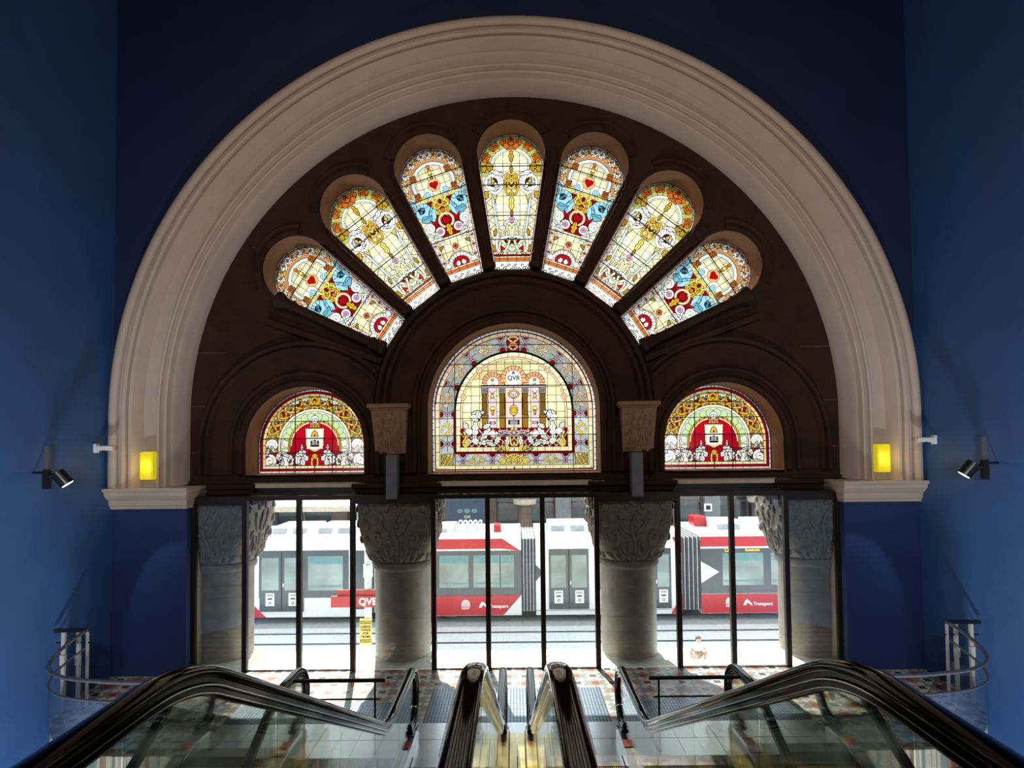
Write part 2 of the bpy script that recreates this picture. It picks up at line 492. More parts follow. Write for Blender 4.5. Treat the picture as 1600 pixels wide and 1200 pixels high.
s_prof = ([(2.06, Y1 + .02), (2.06, Y1 - .06)] + roll(2.0, Y1 - .07, .045) + [(1.94, Y1 - .04), (1.90, Y1 - .09), (1.84, Y1 - .08), (1.80, Y1 - .03), (1.46, Y1 - .03)]
          + roll(1.41, Y1 - .05, .04) + [(1.35, Y1 - .01), (1.30, Y1 - .01)] + roll(1.23, Y1 - .02, .055) + [(1.175, Y1), (1.16, Y1 + .02)])
# side arches stop where the middle arch crosses them
def side_arch(s, nm):
    bm = B()
    fr = []
    for i in range(73):
        t = 180 * i / 72
        a = R(t) if s < 0 else R(180 - t)
        fr.append(a)
    frames = [((s * SX, 0, 3.62), (math.cos(fr[0]), 0, 0), (0, 1, 0))] + [((s * SX, 0, SZ), (math.cos(a), 0, math.sin(a)), (0, 1, 0)) for a in fr] + [((s * SX, 0, 3.62), (math.cos(fr[-1]), 0, 0), (0, 1, 0))]
    # crop every ring in radius so that it never runs into the middle arch
    rings = []
    for p, A_, Bv in frames:
        ring = []
        for r, y in s_prof:
            q = Vector(p) + Vector(A_) * r
            rr = r
            for _ in range(30):
                q = Vector(p) + Vector(A_) * rr
                inside_mid = (math.hypot(q.x, q.z - FZ) < 2.70) if q.z > FZ else abs(q.x) < 1.98
                if not (inside_mid or abs(q.x) > 6.30): break
                rr = rr - .04
                if rr < 1.17: rr = 1.17; break
            q = Vector(p) + Vector(A_) * rr
            ring.append(bm.verts.new((q.x, y, q.z)))
        rings.append(ring)
    n = len(s_prof)
    for i in range(len(rings) - 1):
        for j in range(n):
            k = (j + 1) % n
            try: bm.faces.new((rings[i][j], rings[i][k], rings[i + 1][k], rings[i + 1][j]))
            except Exception: pass
    bm.faces.new(rings[0][::-1]); bm.faces.new(rings[-1])
    bmesh.ops.remove_doubles(bm, verts=bm.verts[:], dist=.0005)
    return struct(obj(nm, bm, 'stone', smooth='auto'), f'round stone arch mouldings over the {"left" if s < 0 else "right"} small window', 'moulding')
side_arch(-1, 'trim_6'); side_arch(1, 'trim_7')

# hood mouldings round the heads of the fan windows
for k, a in enumerate(ANG):
    bm = B()
    path = []
    cx, cz = fan_pt(a, 0, 177)
    for t in np.linspace(-100, 100, 36):
        aa = R(a + t)
        path.append(((cx, 0, cz), (math.cos(aa), 0, math.sin(aa)), (0, 1, 0)))
    r0 = 52 * PX
    prof = [(r0 + .22, Y1 + .02), (r0 + .22, Y1 - .02), (r0 + .20, Y1 - .04), (r0 + .17, Y1 - .03), (r0 + .15, Y1 - .01), (r0 + .09, Y1 - .01), (r0 + .07, Y1 - .05), (r0 + .03, Y1 - .05), (r0 + .012, Y1 - .01), (r0 + .01, Y1 + .02)]
    # clip neighbours: shrink radius away from head
    for i, (p, A_, Bv) in enumerate(path):
        pass
    sweep(bm, prof, path[7:-7])
    struct(obj(f'trim_{8 + k}', bm, 'stone', smooth='auto'), 'rounded hood moulding over one head of the fan of windows, ' + ['rightmost', 'second from right', 'third from right', 'topmost', 'third from left', 'second from left', 'leftmost'][::-1][k], 'moulding')

# ------------------------------------------------------------------ stained glass painting
K = (10, 8, 6)
class Cv:
    def __init__(s, X, Y, bg):
        s.X = X; s.Y = Y; s.c = np.tile(np.array(bg, float), (len(X), 1))
    def fill(s, m, c): s.c[m] = c
    def near(s, x0, x1, y0, y1, sym):
        X = np.abs(s.X) if sym else s.X
        return np.nonzero((X > x0) & (X < x1) & (s.Y > y0) & (s.Y < y1))[0], X
    def stroke(s, pts, w, c, o=.8, sym=True, oc=K):
        P = np.array(pts, float); m = w / 2 + o + .5
        idx, X = s.near(P[:, 0].min() - m, P[:, 0].max() + m, P[:, 1].min() - m, P[:, 1].max() + m, sym)
        if len(idx) == 0: return
        x = X[idx]; y = s.Y[idx]
        d = np.full(len(idx), 1e9)
        for (a, b), (e, f) in zip(P[:-1], P[1:]):
            dx, dy = e - a, f - b; L2 = dx * dx + dy * dy + 1e-9
            t = np.clip(((x - a) * dx + (y - b) * dy) / L2, 0, 1)
            d = np.minimum(d, np.hypot(x - a - t * dx, y - b - t * dy))
        if o: s.c[idx[d < w / 2 + o]] = oc
        if c is not None: s.c[idx[d < w / 2]] = c
    def line(s, pts, w=.9, sym=True): s.stroke(pts, w, K, 0, sym)
    def disk(s, x, y, r, c, o=.85, sym=True, ry=None):
        ry = ry or r
        idx, X = s.near(x - r - 2, x + r + 2, y - ry - 2, y + ry + 2, sym)
        d = np.hypot((X[idx] - x) / r, (s.Y[idx] - y) / ry)
        if o: s.c[idx[d < 1 + o / min(r, ry)]] = K
        if c is not None: s.c[idx[d < 1]] = c
    def ring(s, x, y, r, w, c, o=.7, sym=True, a0=0, a1=360, ry=None):
        ry = ry or r
        s.stroke([(x + r * math.cos(R(t)), y + ry * math.sin(R(t))) for t in np.linspace(a0, a1, max(8, int(abs(a1 - a0) / 14)))], w, c, o, sym)
    def poly(s, pts, c, o=.9, sym=True):
        P = np.array(pts, float)
        idx, X = s.near(P[:, 0].min() - 1, P[:, 0].max() + 1, P[:, 1].min() - 1, P[:, 1].max() + 1, sym)
        x = X[idx]; y = s.Y[idx]; ins = np.zeros(len(idx), bool)
        n = len(P)
        for i in range(n):
            a, b = P[i]; e, f = P[(i + 1) % n]
            if b == f: continue
            cr = ((b > y) != (f > y)) & (x < (e - a) * (y - b) / (f - b) + a)
            ins ^= cr
        s.c[idx[ins]] = c
        if o: s.stroke(list(pts) + [pts[0]], o * 1.2, K, 0, sym)
    def rect(s, x0, x1, y0, y1, c, o=.8, sym=True):
        s.poly([(x0, y0), (x1, y0), (x1, y1), (x0, y1)], c, o, sym)
    def spiral(s, x, y, r, c, w=1.6, turns=1.6, a=0, d=1, sym=True, o=.75):
        pts = [(x + r * (1 - .85 * t) * math.cos(R(a) + d * turns * 2 * PI * t), y + r * (1 - .85 * t) * math.sin(R(a) + d * turns * 2 * PI * t)) for t in np.linspace(0, 1, 26)]
        s.stroke(pts, w, c, o, sym)
    def liss(s, x, y, sx, sy, c, a=3, b=2, ph=PI / 2, w=1.6, sym=True, rot=0, o=.75):
        T = np.linspace(0, 2 * PI, 56)
        px = sx * np.sin(a * T + ph); py = sy * np.sin(b * T)
        cr, sr = math.cos(R(rot)), math.sin(R(rot))
        # paint in short runs so that crossings read as over/under
        pts = [(x + p * cr - q * sr, y + p * sr + q * cr) for p, q in zip(px, py)]
        for i in range(0, 55, 5): s.stroke(pts[i:i + 7], w, c, o, sym)
    def leaf(s, x, y, ang, L, W, c, lobes=3, sym=True, vein=True, o=1.0):
        n = 30; pts = []
        ca, sa = math.cos(R(ang)), math.sin(R(ang))
        for sd in (1, -1):
            rng_ = np.linspace(0, 1, n) if sd == 1 else np.linspace(1, 0, n)
            for t in rng_:
                w = W * math.sin(PI * min(1, t * .93 + .05)) ** .7 * (.42 + .58 * abs(math.sin(PI * lobes * t)) ** .6)
                p, q = t * L, sd * w / 2
                pts.append((x + p * ca - q * sa, y + p * sa + q * ca))
        s.poly(pts, c, o, sym)
        if vein: s.line([(x + .1 * L * ca, y + .1 * L * sa), (x + .8 * L * ca, y + .8 * L * sa)], .7, sym)
    def grid(s, x0, x1, y0, y1, sx, sy, w=.8, off=0):
        X = np.abs(s.X)
        m = (X >= x0) & (X <= x1) & (s.Y >= y0) & (s.Y <= y1)
        gx = np.abs(((X - off) / sx + .5) % 1 - .5) * sx < w / 2
        gy = np.abs((s.Y / sy + .5) % 1 - .5) * sy < w / 2
        s.c[m & (gx | gy)] = K

WHT = (255, 253, 245); CRM = (252, 243, 196); YEL = (250, 226, 110); GLD = (222, 172, 44); DGL = (200, 150, 50); ORG = (214, 112, 36); PCH = (246, 205, 165)
RED = (165, 12, 22); MAR = (120, 12, 20); KHK = (186, 182, 104); LBL = (160, 216, 236); BLU = (110, 178, 200); LIL = (214, 160, 190); GRN = (190, 220, 165)
GRY = (150, 152, 148); LGR = (198, 202, 204); BRN = (122, 84, 30); PNK = (236, 205, 205); OLV = (200, 190, 120)

def fan_base(c):
    # band of brick-like pieces and scroll panel at the foot
    c.fill(c.Y < 25, WHT)
    X = c.X
    for k in range(-2, 3):
        c.spiral(k * 10.5, 13, 4.6, None, w=0, turns=1.4, a=90 + 40 * k, d=1 if k % 2 else -1, sym=False, o=.7)
        c.spiral(k * 10.5 + 5, 19, 2.6, None, w=0, turns=1, a=0, sym=False, o=.6)
        c.spiral(k * 10.5 + 4, 6, 2.8, None, w=0, turns=1, a=200, sym=False, o=.6)
    c.fill((c.Y >= 25) & (c.Y < 33), PCH); c.fill((c.Y >= 27) & (c.Y < 31), ORG)
    for y in (25, 27, 31, 33.5): c.fill(np.abs(c.Y - y) < .45, K)
    for x in (7, 20): c.line([(x, 25), (x, 33)])

def edge(c, hw, e):
    # thin white border pieces and dark line
    c.fill(e < 2.4, (250, 225, 220)); c.fill((e > 2.2) & (e < 3.4), K)
    c.fill((e < 2.3) & ((c.Y % 9) < .8), K)

def edist(X, Y):
    e = fan_hw(np.clip(Y, 0, 229)) - np.abs(X)
    d = 52 - np.hypot(X, Y - 177)
    return np.where(Y > 177, d, np.minimum(e, 99))

def paint_A(X, Y):
    c = Cv(X, Y, CRM); e = edist(X, Y); hw = fan_hw(np.clip(Y, 0, 229))
    # pale irregular panes
    cell = (np.floor(np.abs(X) / 13) * 7 + np.floor(Y / 13) * 13)
    c.fill((cell % 5) == 1, (255, 250, 225)); c.fill((cell % 7) == 3, (240, 232, 190))
    c.grid(0, 60, 30, 200, 13, 13)
    # side border lattice
    sb = (Y < 150) & (Y > 33)
    c.fill(sb & (e < 16), (248, 238, 205))
    c.fill(sb & (e > 13) & (e < 17), (205, 225, 225))
    c.fill(sb & (np.abs(e - 13) < .4), K); c.fill(sb & (np.abs(e - 17) < .4), K); c.fill(sb & (np.abs(e - 19) < .35), K)
    zz = np.abs(((Y / 14) % 1) - .5) * 2
    c.fill(sb & (e > 3.4) & (e < 13) & (np.abs((e - 3.4) / 9.6 - zz) < .08), K)
    c.fill(sb & (e > 3.4) & (e < 13) & (np.abs((e - 3.4) / 9.6 - (1 - zz)) < .05), (220, 170, 110))
    # head band
    rr = np.hypot(X, Y - 173)
    hb = (Y > 160) & ((rr > 34) | (Y < 173) & (np.abs(X) > 34))
    c.fill(hb & (e > 3), KHK)
    for a in range(-10, 100, 14):
        c.line([(34 * math.cos(R(a)), 173 + 34 * math.sin(R(a))), (50 * math.cos(R(a)), 177 + 50 * math.sin(R(a)))])
    c.ring(0, 173, 33, 3.2, (228, 238, 236), .6, a0=0, a1=90)
    c.ring(0, 173, 29, .2, K, .25, a0=0, a1=90)
    c.stroke([(33, 173), (33, 158)], 3.2, (228, 238, 236), .6)
    for a, r in ((52, 43), (22, 43), (78, 42)):
        x, y = r * math.cos(R(a)), 175 + r * math.sin(R(a))
        c.liss(x, y, 6, 4, ORG, w=2.0, rot=a + 90)
        c.spiral(x + 6 * math.sin(R(a)), y - 6 * math.cos(R(a)), 3.2, ORG, w=1.5)
    c.liss(0, 213, 7, 8, ORG, w=2.3); c.spiral(8, 211, 4, ORG, w=1.8, a=180); c.disk(0, 221, 2.5, RED)
    # gold drop under the knot
    c.leaf(0, 184, 90, 19, 8, GLD)
    # griffins
    c.disk(27, 151, 15, WHT, sym=True); c.disk(29, 152, 7, (60, 40, 30)); c.disk(26, 151, 3.6, MAR, .3); c.leaf(27, 147, 70, 14, 6, YEL); c.leaf(31, 147, 60, 12, 5, WHT)
    for a in range(100, 260, 22): c.line([(28 + 9.5 * math.cos(R(a)), 151 + 9.5 * math.sin(R(a))), (27 + 15 * math.cos(R(a)), 151 + 15 * math.sin(R(a)))])
    c.leaf(20, 140, 60, 14, 7, WHT); c.leaf(37, 146, 110, 14, 5, WHT)
    c.leaf(12, 163, 20, 26, 8, WHT); c.leaf(32, 170, 70, 14, 12, DGL); c.leaf(44, 168, 100, 12, 9, GLD)
    c.leaf(38, 137, -60, 16, 12, GLD); c.leaf(28, 138, -100, 14, 8, YEL); c.leaf(46, 140, -80, 12, 7, WHT)
    c.stroke([(14, 146), (18, 139), (25, 134), (32, 137)], 4, WHT)
    c.stroke([(13, 149), (19, 143), (26, 141)], 1.6, WHT)
    # middle gold knot
    c.rect(-12, 12, 144, 152, MAR)
    c.liss(0, 148, 10, 16, GLD, a=2, b=3, w=2.4); c.liss(0, 150, 6, 9, YEL, w=1.8)
    c.spiral(6, 163, 4.5, GLD, w=1.9, a=200); c.leaf(0, 166, 90, 14, 6, GLD)
    c.leaf(0, 130, -90, 24, 9, YEL, lobes=2)
    # lower knot
    c.leaf(0, 96, 90, 12, 5, DGL)
    c.disk(0, 92, 4.2, LIL); c.disk(0, 92, 1.8, (170, 110, 150), .4)
    c.rect(0, 14, 44, 60, MAR); c.disk(16, 45, 5, RED)
    c.spiral(8, 86, 5, WHT, w=2, a=90); c.spiral(14, 78, 4, WHT, w=1.8, a=0)
    c.disk(10, 71, 6.2, CRM); c.disk(10, 71, 3.2, GRN); c.disk(10, 71, 1.1, K, 0)
    c.liss(0, 72, 8, 14, (250, 235, 190), w=2.6, a=2, b=3)
    c.liss(0, 52, 17, 13, WHT, w=3.6, a=3, b=2, ph=PI / 3); c.liss(12, 47, 8, 11, CRM, w=3.0, a=2, b=3)
    c.disk(0, 51, 2.6, GRN); c.disk(0, 62, 2.2, (150, 200, 160)); c.disk(7, 42, 2, GRN)
    c.stroke([(22, 70), (24, 58), (24, 46), (18, 38), (8, 36)], 3.2, WHT)
    c.leaf(27, 66, 100, 12, 6, GLD); c.leaf(26, 40, 70, 13, 6, GLD); c.leaf(24, 34, 150, 12, 5, YEL)
    c.rect(0, 30, 33.8, 36.5, MAR)
    fan_base(c); edge(c, hw, e)
    return c.c

def paint_B(X, Y):
    c = Cv(X, Y, CRM); e = edist(X, Y); hw = fan_hw(np.clip(Y, 0, 229))
    cell = (np.floor(np.abs(X) / 12) * 5 + np.floor(Y / 12) * 11)
    c.fill((cell % 6) == 2, (238, 215, 180)); c.fill((cell % 5) == 3, (255, 252, 228))
    c.grid(0, 60, 30, 215, 12, 12, off=6)
    # head band with strapwork
    rr = np.hypot(X, Y - 172)
    hb = (rr > 36) & (Y > 140)
    c.fill(hb, (205, 150, 95)); c.fill(hb & (Y < 165), (232, 216, 180))
    for a in range(-34, 96, 13):
        x, y = 45 * math.cos(R(a)) , 174 + 45 * math.sin(R(a))
        c.liss(x, y, 6.2, 3.9, WHT if a % 2 else (246, 190, 130), a=2, b=1, ph=0, w=2.0, rot=a + 45)
        c.disk(x, y, 1.6, (150, 80, 30) if a > 20 else YEL, .3)
        c.line([(38 * math.cos(R(a + 6)), 173 + 38 * math.sin(R(a + 6))), (51 * math.cos(R(a + 6)), 176 + 51 * math.sin(R(a + 6)))], .45)
    c.ring(0, 172, 36, .8, (230, 150, 90), .5, a0=-60, a1=90)
    c.ring(0, 172, 32.5, 4.4, (214, 236, 240), .5, a0=-60, a1=90)
    c.ring(0, 172, 28.5, 1.2, CRM, .5, a0=-60, a1=90)
    for a in (30, -22): 
        c.rect(*( [33 * math.cos(R(a)) - 4, 33 * math.cos(R(a)) + 4, 172 + 33 * math.sin(R(a)) - 4, 172 + 33 * math.sin(R(a)) + 4]), GLD)
        c.liss(33 * math.cos(R(a)), 172 + 33 * math.sin(R(a)), 4, 4, ORG, w=1)
    # sceptre and heart
    c.leaf(0, 178, 90, 24, 6, GLD, lobes=4); c.disk(0, 200, 2.6, ORG); c.disk(0, 190, 2.4, YEL)
    c.disk(0, 169, 9.5, (246, 190, 120)); c.disk(3.2, 171, 4.2, RED, 0); c.poly([(0, 161), (7.1, 169), (6.5, 173), (0, 174)], RED, 0)
    c.spiral(17, 156, 5.4, LBL, w=2.4, a=120); c.spiral(22, 150, 5, YEL, w=2)
    # red ground and beasts
    c.rect(0, 26, 96, 146, MAR, 0); c.rect(0, 24, 110, 116, RED, 0)
    c.fill((np.abs(X) > 24) & (Y > 84) & (Y < 150) & (e > 4), (248, 236, 196))
    c.disk(30, 134, 13, LBL); c.disk(32, 136, 4.6, (30, 50, 60)); c.disk(30, 138, 2.2, WHT, .3); c.leaf(36, 131, 130, 9, 5, BLU); c.leaf(26, 139, -20, 8, 4, LBL)
    for a in (40, 75, 110, 145): c.line([(30 + 8 * math.cos(R(a)), 134 + 8 * math.sin(R(a))), (30 + 13 * math.cos(R(a)), 134 + 13 * math.sin(R(a)))])
    for y in (120, 124, 129): c.line([(14 + (y - 118) * .2, y), (22, y + 3)])
    c.poly([(14, 140), (22, 130), (25, 118), (18, 112), (13, 119), (10, 130)], LBL); c.poly([(20, 124), (34, 126), (38, 118), (26, 112)], BLU)
    c.line([(14, 136), (19, 126), (20, 116)]); c.line([(24, 122), (34, 121)]); c.line([(17, 132), (24, 127)])
    c.leaf(38, 138, 70, 20, 8, LBL); c.leaf(44, 132, 95, 14, 5, (214, 236, 240)); c.leaf(42, 120, -80, 16, 7, GLD)
    # centre gold knot
    c.disk(8, 138, 6.5, GLD); c.liss(0, 136, 11, 13, YEL, a=3, b=2, w=2.6); c.liss(0, 128, 8, 10, GLD, a=2, b=3, w=2.4); c.disk(0, 127, 3, ORG)
    c.ring(0, 110, 11, 3.2, (246, 214, 176), .5); c.disk(0, 110, 5.6, RED); c.leaf(0, 102, -90, 18, 11, YEL, lobes=3)
    # spirals and pale interlace
    c.rect(0, 17, 84, 99, MAR, 0); c.leaf(0, 104, -90, 20, 11, GLD, lobes=3)
    c.disk(15, 95, 7.2, WHT); c.disk(15, 95, 3.8, LIL); c.disk(15, 95, 1.6, (200, 90, 130), .3)
    c.spiral(29, 104, 8, WHT, w=3.4, a=30); c.liss(30, 88, 9, 7, (206, 228, 238), a=2, b=3, w=2.8); c.liss(24, 80, 9, 5, WHT, a=3, b=2, w=2.6)
    # chequer field with dot
    c.disk(0, 66, 4.2, (190, 90, 50)); c.disk(0, 66, 1.5, K, 0)
    c.stroke([(25, 78), (27, 68), (24, 60), (26, 50), (22, 40)], 2.6, YEL); c.leaf(26, 66, 140, 9, 5, GLD); c.leaf(25, 54, 40, 8, 5, GLD)
    sb = (Y < 84) & (Y > 33)
    c.fill(sb & (e > 3) & (e < 11), (235, 225, 220)); zz = np.abs(((Y / 15) % 1) - .5) * 2
    c.fill(sb & (e > 3.4) & (e < 11) & (np.abs((e - 3.4) / 7.6 - zz) < .16), (225, 180, 150)); c.fill(sb & (e > 3.4) & (e < 11) & (np.abs((e - 3.4) / 7.6 - (1 - zz)) < .06), K)
    c.fill(sb & (np.abs(e - 11) < .4), K)
    c.fill(sb & (e > 5) & (e < 9) & (zz > .8), (90, 20, 20))
    # red half round with scallops
    c.fill((np.hypot(X, (Y - 36) * 1.1) < 21) & (Y > 33), WHT)
    c.ring(0, 36, 21, .3, YEL, .6, a0=0, a1=90)
    for a in range(8, 100, 16): c.disk(17.3 * math.cos(R(a)), 36 + 16 * math.sin(R(a)), 2.8, WHT)
    c.fill((np.hypot(X, Y - 36) < 13) & (Y > 34), RED)
    c.ring(0, 36, 13, .2, K, .4, a0=0, a1=90)
    c.spiral(5, 38, 3.4, WHT, w=1.6, a=90); c.spiral(21, 38, 4, WHT, w=2, a=0)
    fan_base(c); edge(c, hw, e)
    return c.c

def paint_C(X, Y):
    """large middle window; origin at the centre of its arch, units of PX; y from -98 to 128"""
    R0 = 128.5
    r = np.hypot(X, Y); e = np.where(Y > 0, R0 - r, np.minimum(R0 - np.abs(X), Y + 98))
    e2 = np.where(Y > 0, 90 - r, np.minimum(90 - np.abs(X), Y + 64))   # distance inside inner frame
    th = np.degrees(np.arctan2(Y, np.abs(X)))
    c = Cv(X, Y, GRY)
    nz = np.sin(X * .9 + 2 * np.sin(Y * .7)) * np.sin(Y * 1.1 + 2 * np.cos(X * .5))
    c.fill(nz > .2, (164, 166, 162)); c.fill(nz < -.45, (138, 140, 136))
    low = Y < -5
    c.fill(low, LGR); c.fill(low & (nz > .3), (214, 218, 220)); c.fill(low & (nz < -.3), (182, 186, 190))
    # lead pattern in the grey band
    for k in range(7):
        a = 6 + 14 * k
    def band(kx, ky, ang, kind):
        if kind == 'knot':
            c.liss(kx, ky, 8.5, 6.2, (240, 196, 130) if ky > -20 else YEL, a=2, b=3, w=1.6, rot=ang, o=.6)
            c.spiral(kx + 8 * math.cos(R(ang + 90)), ky + 8 * math.sin(R(ang + 90)), 3.4, YEL if ky < 0 else PCH, w=1.2, o=.6)
            c.spiral(kx - 8 * math.cos(R(ang + 90)), ky - 8 * math.sin(R(ang + 90)), 3.4, YEL if ky < 0 else PCH, w=1.2, d=-1, o=.6)
        else:
            ca, sa = math.cos(R(ang)), math.sin(R(ang))
            for t in (1, -1):
                c.disk(kx + t * 11 * ca, ky + t * 11 * sa, 4.2, MAR)
                c.line([(kx, ky), (kx + t * 11 * ca, ky + t * 11 * sa)])
                c.line([(kx, ky), (kx - t * 12 * sa, ky + t * 12 * ca)])
                c.line([(kx + t * 11 * ca - 8 * sa, ky + t * 11 * sa + 8 * ca), (kx, ky), (kx + t * 11 * ca + 8 * sa, ky + t * 11 * sa - 8 * ca)])
            c.disk(kx, ky, 3.0, LIL); c.disk(kx, ky, 1.3, MAR, .3)
    seq = [(80, 'dot'), (66, 'knot'), (50, 'dot'), (36, 'knot'), (22, 'dot'), (9, 'knot')]
    for a, kd in seq: band(106 * math.cos(R(a)), 106 * math.sin(R(a)), a, kd)
    for y, kd in ((-6, 'dot'), (-30, 'knot'), (-52, 'dot')): band(104, y, 0, kd)
    for x, kd in ((80, 'dot'), (58, 'knot'), (34, 'dot')): band(x, -79, 90, kd)
    # corner knots
    c.rect(95, 114, -90, -68, (236, 222, 150)); 
    for k in range(-3, 4):
        c.stroke([(104.5 + k * 3 - 8, -87), (104.5 + k * 3 + 8, -71)], 1.0, YEL, .5) if abs(k) < 1 else None
    for q in (-6, 0, 6):
        c.stroke([(96, -79 + q - 5), (113, -79 + q + 5)], 1.3, YEL, .6); c.stroke([(104.5 + q - 5, -70), (104.5 + q + 5, -88)], 1.3, DGL, .6)
    c.liss(104.5, -79, 8, 8, YEL, a=1, b=1, w=1.2, ph=0.8)
    # arch-top ornament
    for y, s_ in ((118, 8), (106, 9), (94, 8)):
        c.disk(0, y, s_ + 1, MAR)
        c.liss(0, y, s_ * .8, s_, (240, 196, 130), a=2, b=1, ph=0, w=2.2); 
    # bottom ornament
    c.disk(0, -79, 16, (236, 214, 170)); c.liss(0, -79, 14, 12, YEL, a=3, b=2, w=2.6); c.liss(0, -82, 7, 9, YEL, a=2, b=3, w=2.2)
    c.leaf(14, -70, 30, 12, 7, PCH); c.spiral(18, -80, 5, YEL, w=2.2)
    # outer border
    c.fill(e < 13, PCH); c.fill((e < 13) & (Y < -20), (250, 244, 190)); c.fill((e < 9) & (Y > -20), (250, 222, 190))
    c.fill((e > 11.5) & (e < 12.6), K)
    ann = (e > 6) & (e < 12)
    c.fill(ann & (Y > 0) & ((th % 6) < .35), K); c.fill(ann & (Y <= 0) & ((Y % 13) < .7) & (np.abs(X) > 100), K); c.fill(ann & (Y < -88) & ((np.abs(X) % 12) < .7), K)
    c.fill((e > 5) & (e < 6.4), K); c.fill((e > 4.2) & (e <= 5), MAR)
    c.fill(e <= 4.2, WHT); c.fill((e < 4) & (Y > 0) & ((th % 3.3) < .45), K); c.fill((e < 4) & (Y <= 0) & ((Y % 10) < .8), K)
    c.fill((Y < -94), (190, 20, 30))
    c.fill(e < .8, K)
    # inner frame
    c.fill((e2 > -4.5) & (e2 < -1.5) & (Y < 0), MAR); c.fill((e2 > -1.5) & (e2 < 0), K); c.fill((e2 > -3.5) & (e2 < -1.5) & (Y >= 0), K)
    c.fill((e2 >= 0) & (e2 < 6.5), CRM)
    c.fill((e2 > 0) & (e2 < 6.5) & (Y > 0) & ((th % 7) < .5), K); c.fill((e2 > 0) & (e2 < 6.5) & (Y <= 0) & ((Y % 13) < .6) & (np.abs(X) > 80), K)
    c.fill((e2 > 0) & (e2 < 6.5) & (Y < -56) & ((np.abs(X) % 12) < .6), K)
    c.fill(np.abs(e2 - 6.5) < .45, K); c.fill((e2 > 7) & (e2 < 9.8) & (Y > -30), PCH); c.fill((np.abs(e2 - 10) < .4) & (Y > -30), K)
    f = e2 > 10.2
    cell = np.floor(X / 13.0) * 3 + np.floor((Y + 3) / 13.0) * 7
    c.fill(f, (253, 246, 186)); c.fill(f & ((cell % 5) == 2), (255, 250, 208)); c.fill(f & ((cell % 7) == 4), (248, 234, 158))
    # faint landscape tint at the top
    c.fill(f & (Y > 62 + .25 * X) & (X < 20), (226, 206, 150)); c.fill(f & (Y > 70) & (np.abs(X) < 30), (236, 232, 170)); c.fill(f & (X < -48) & (Y > 48) & (Y < 60 + .2 * X + 12), (226, 196, 140))
    g = (e2 > 10) & (Y > -30)
    c.fill(g & (np.abs((X / 13.3 + .5) % 1 - .5) * 13.3 < .42), K); c.fill(g & (np.abs(((Y + 3) / 13.0 + .5) % 1 - .5) * 13 < .42), K)
    # little side curls
    for x, y in ((54, 62), (79, 20)): c.spiral(x, y, 4.4, PCH, w=1.8, a=60)
    # red ground below with strapwork
    rg = (e2 > 6.5) & (Y < -28)
    c.fill(rg & (Y > -57), MAR); c.fill(rg & (np.hypot(np.abs(X) - 66, Y + 34) < 9), (175, 10, 25))
    for x in np.arange(-66, 67, 11):
        c.stroke([(x, -57), (x + 22, -30)], 1.3, PNK, .4, sym=False); c.stroke([(x, -57), (x - 22, -30)], 1.3, PCH, .4, sym=False)
    # shrine: arches, capitals, columns, panels
    def shrine_arch(x, y, ro, ri, c1):
        c.fill((np.hypot(np.abs(X) - x, Y - y) < ro) & (Y > y - 6), c1)
        c.ring(x, y, ro, .1, K, .35, a0=-5, a1=185)
        for t in np.linspace(0, 180, 10): c.line([(x + ri * math.cos(R(t)), y + ri * math.sin(R(t))), (x + ro * math.cos(R(t)), y + ro * math.sin(R(t)))])
        c.fill((np.hypot(np.abs(X) - x, Y - y) < ri + .5) & (Y > y - 12), K)
        c.fill((np.hypot(np.abs(X) - x, Y - y) < ri) & (Y > y - 12), WHT)
    c.rect(14, 22, 38, 56, (226, 160, 110)); c.disk(18, 50, 1, MAR)
    shrine_arch(32.5, 43, 16.5, 8.6, (230, 168, 120)); shrine_arch(0, 50, 19.5, 12, (232, 176, 128))
    c.rect(0, 51, 35, 39, (170, 160, 150)); 
    c.rect(0, 12.5, -28, 35, PNK); c.rect(26.5, 40, -28, 35, PNK)
    c.rect(0, 51, 35.2, 38.4, (170, 160, 150))
    for x in (18, 45.5):
        c.rect(x - 5, x + 5, 26, 35, (150, 148, 146)); c.liss(x, 30.5, 3.2, 2.4, K, w=.5, o=0)
        c.rect(x - 4, x + 4, -28, 26, BRN); c.rect(x - 5, x + 5, -12, -8, (150, 110, 60)); c.rect(x - 4.2, x + 4.2, -28, -12, (158, 112, 40))
    for y in (12, -12.5): c.rect(0, 50, y - .3, y + .3, K, 0)
    c.fill((np.abs(X) < 12.5) & (np.abs(X) > 11.3) & (Y < 35) & (Y > -28), YEL)
    c.disk(0, 25, 8, YEL, ry=6); c.disk(0, 25, 6, PNK, ry=4); c.line([(0, 23), (4, 26)]); c.line([(0, 17), (3, 20)])
    c.poly([(0, 9), (6, 4), (6, -4), (0, -10), (-1, 0)], YEL); c.disk(0, 0, 4.5, GLD)
    c.line([(29, 30), (37, 16)]); c.line([(29, 16), (37, 30)]); c.poly([(33, 27), (36, 22), (33, 18), (31, 22)], YEL)
    c.disk(33, 2, 3.4, YEL); c.poly([(31, 0), (35, 0), (34, -8), (32, -8)], GLD)
    c.rect(0, 8.6, -23, -15, K, 0); c.rect(28.5, 37.5, -22, -17.5, K, 0)
    c.disk(33, 47.5, 2, DGL) ; c.rect(0, 2.4, 56, 57.4, K, 0); c.poly([(-3, 58), (3, 58), (0, 61.5), (-1, 61)], K, 0)
    # lettering plates
    for y in (-17, -19.2, -21.4): c.rect(0, 6.0, y - .5, y + .5, (225, 225, 225), 0)
    c.rect(30, 36, -19.2, -18.4, (225, 225, 225), 0); c.rect(30, 36, -21, -20.3, (225, 225, 225), 0)
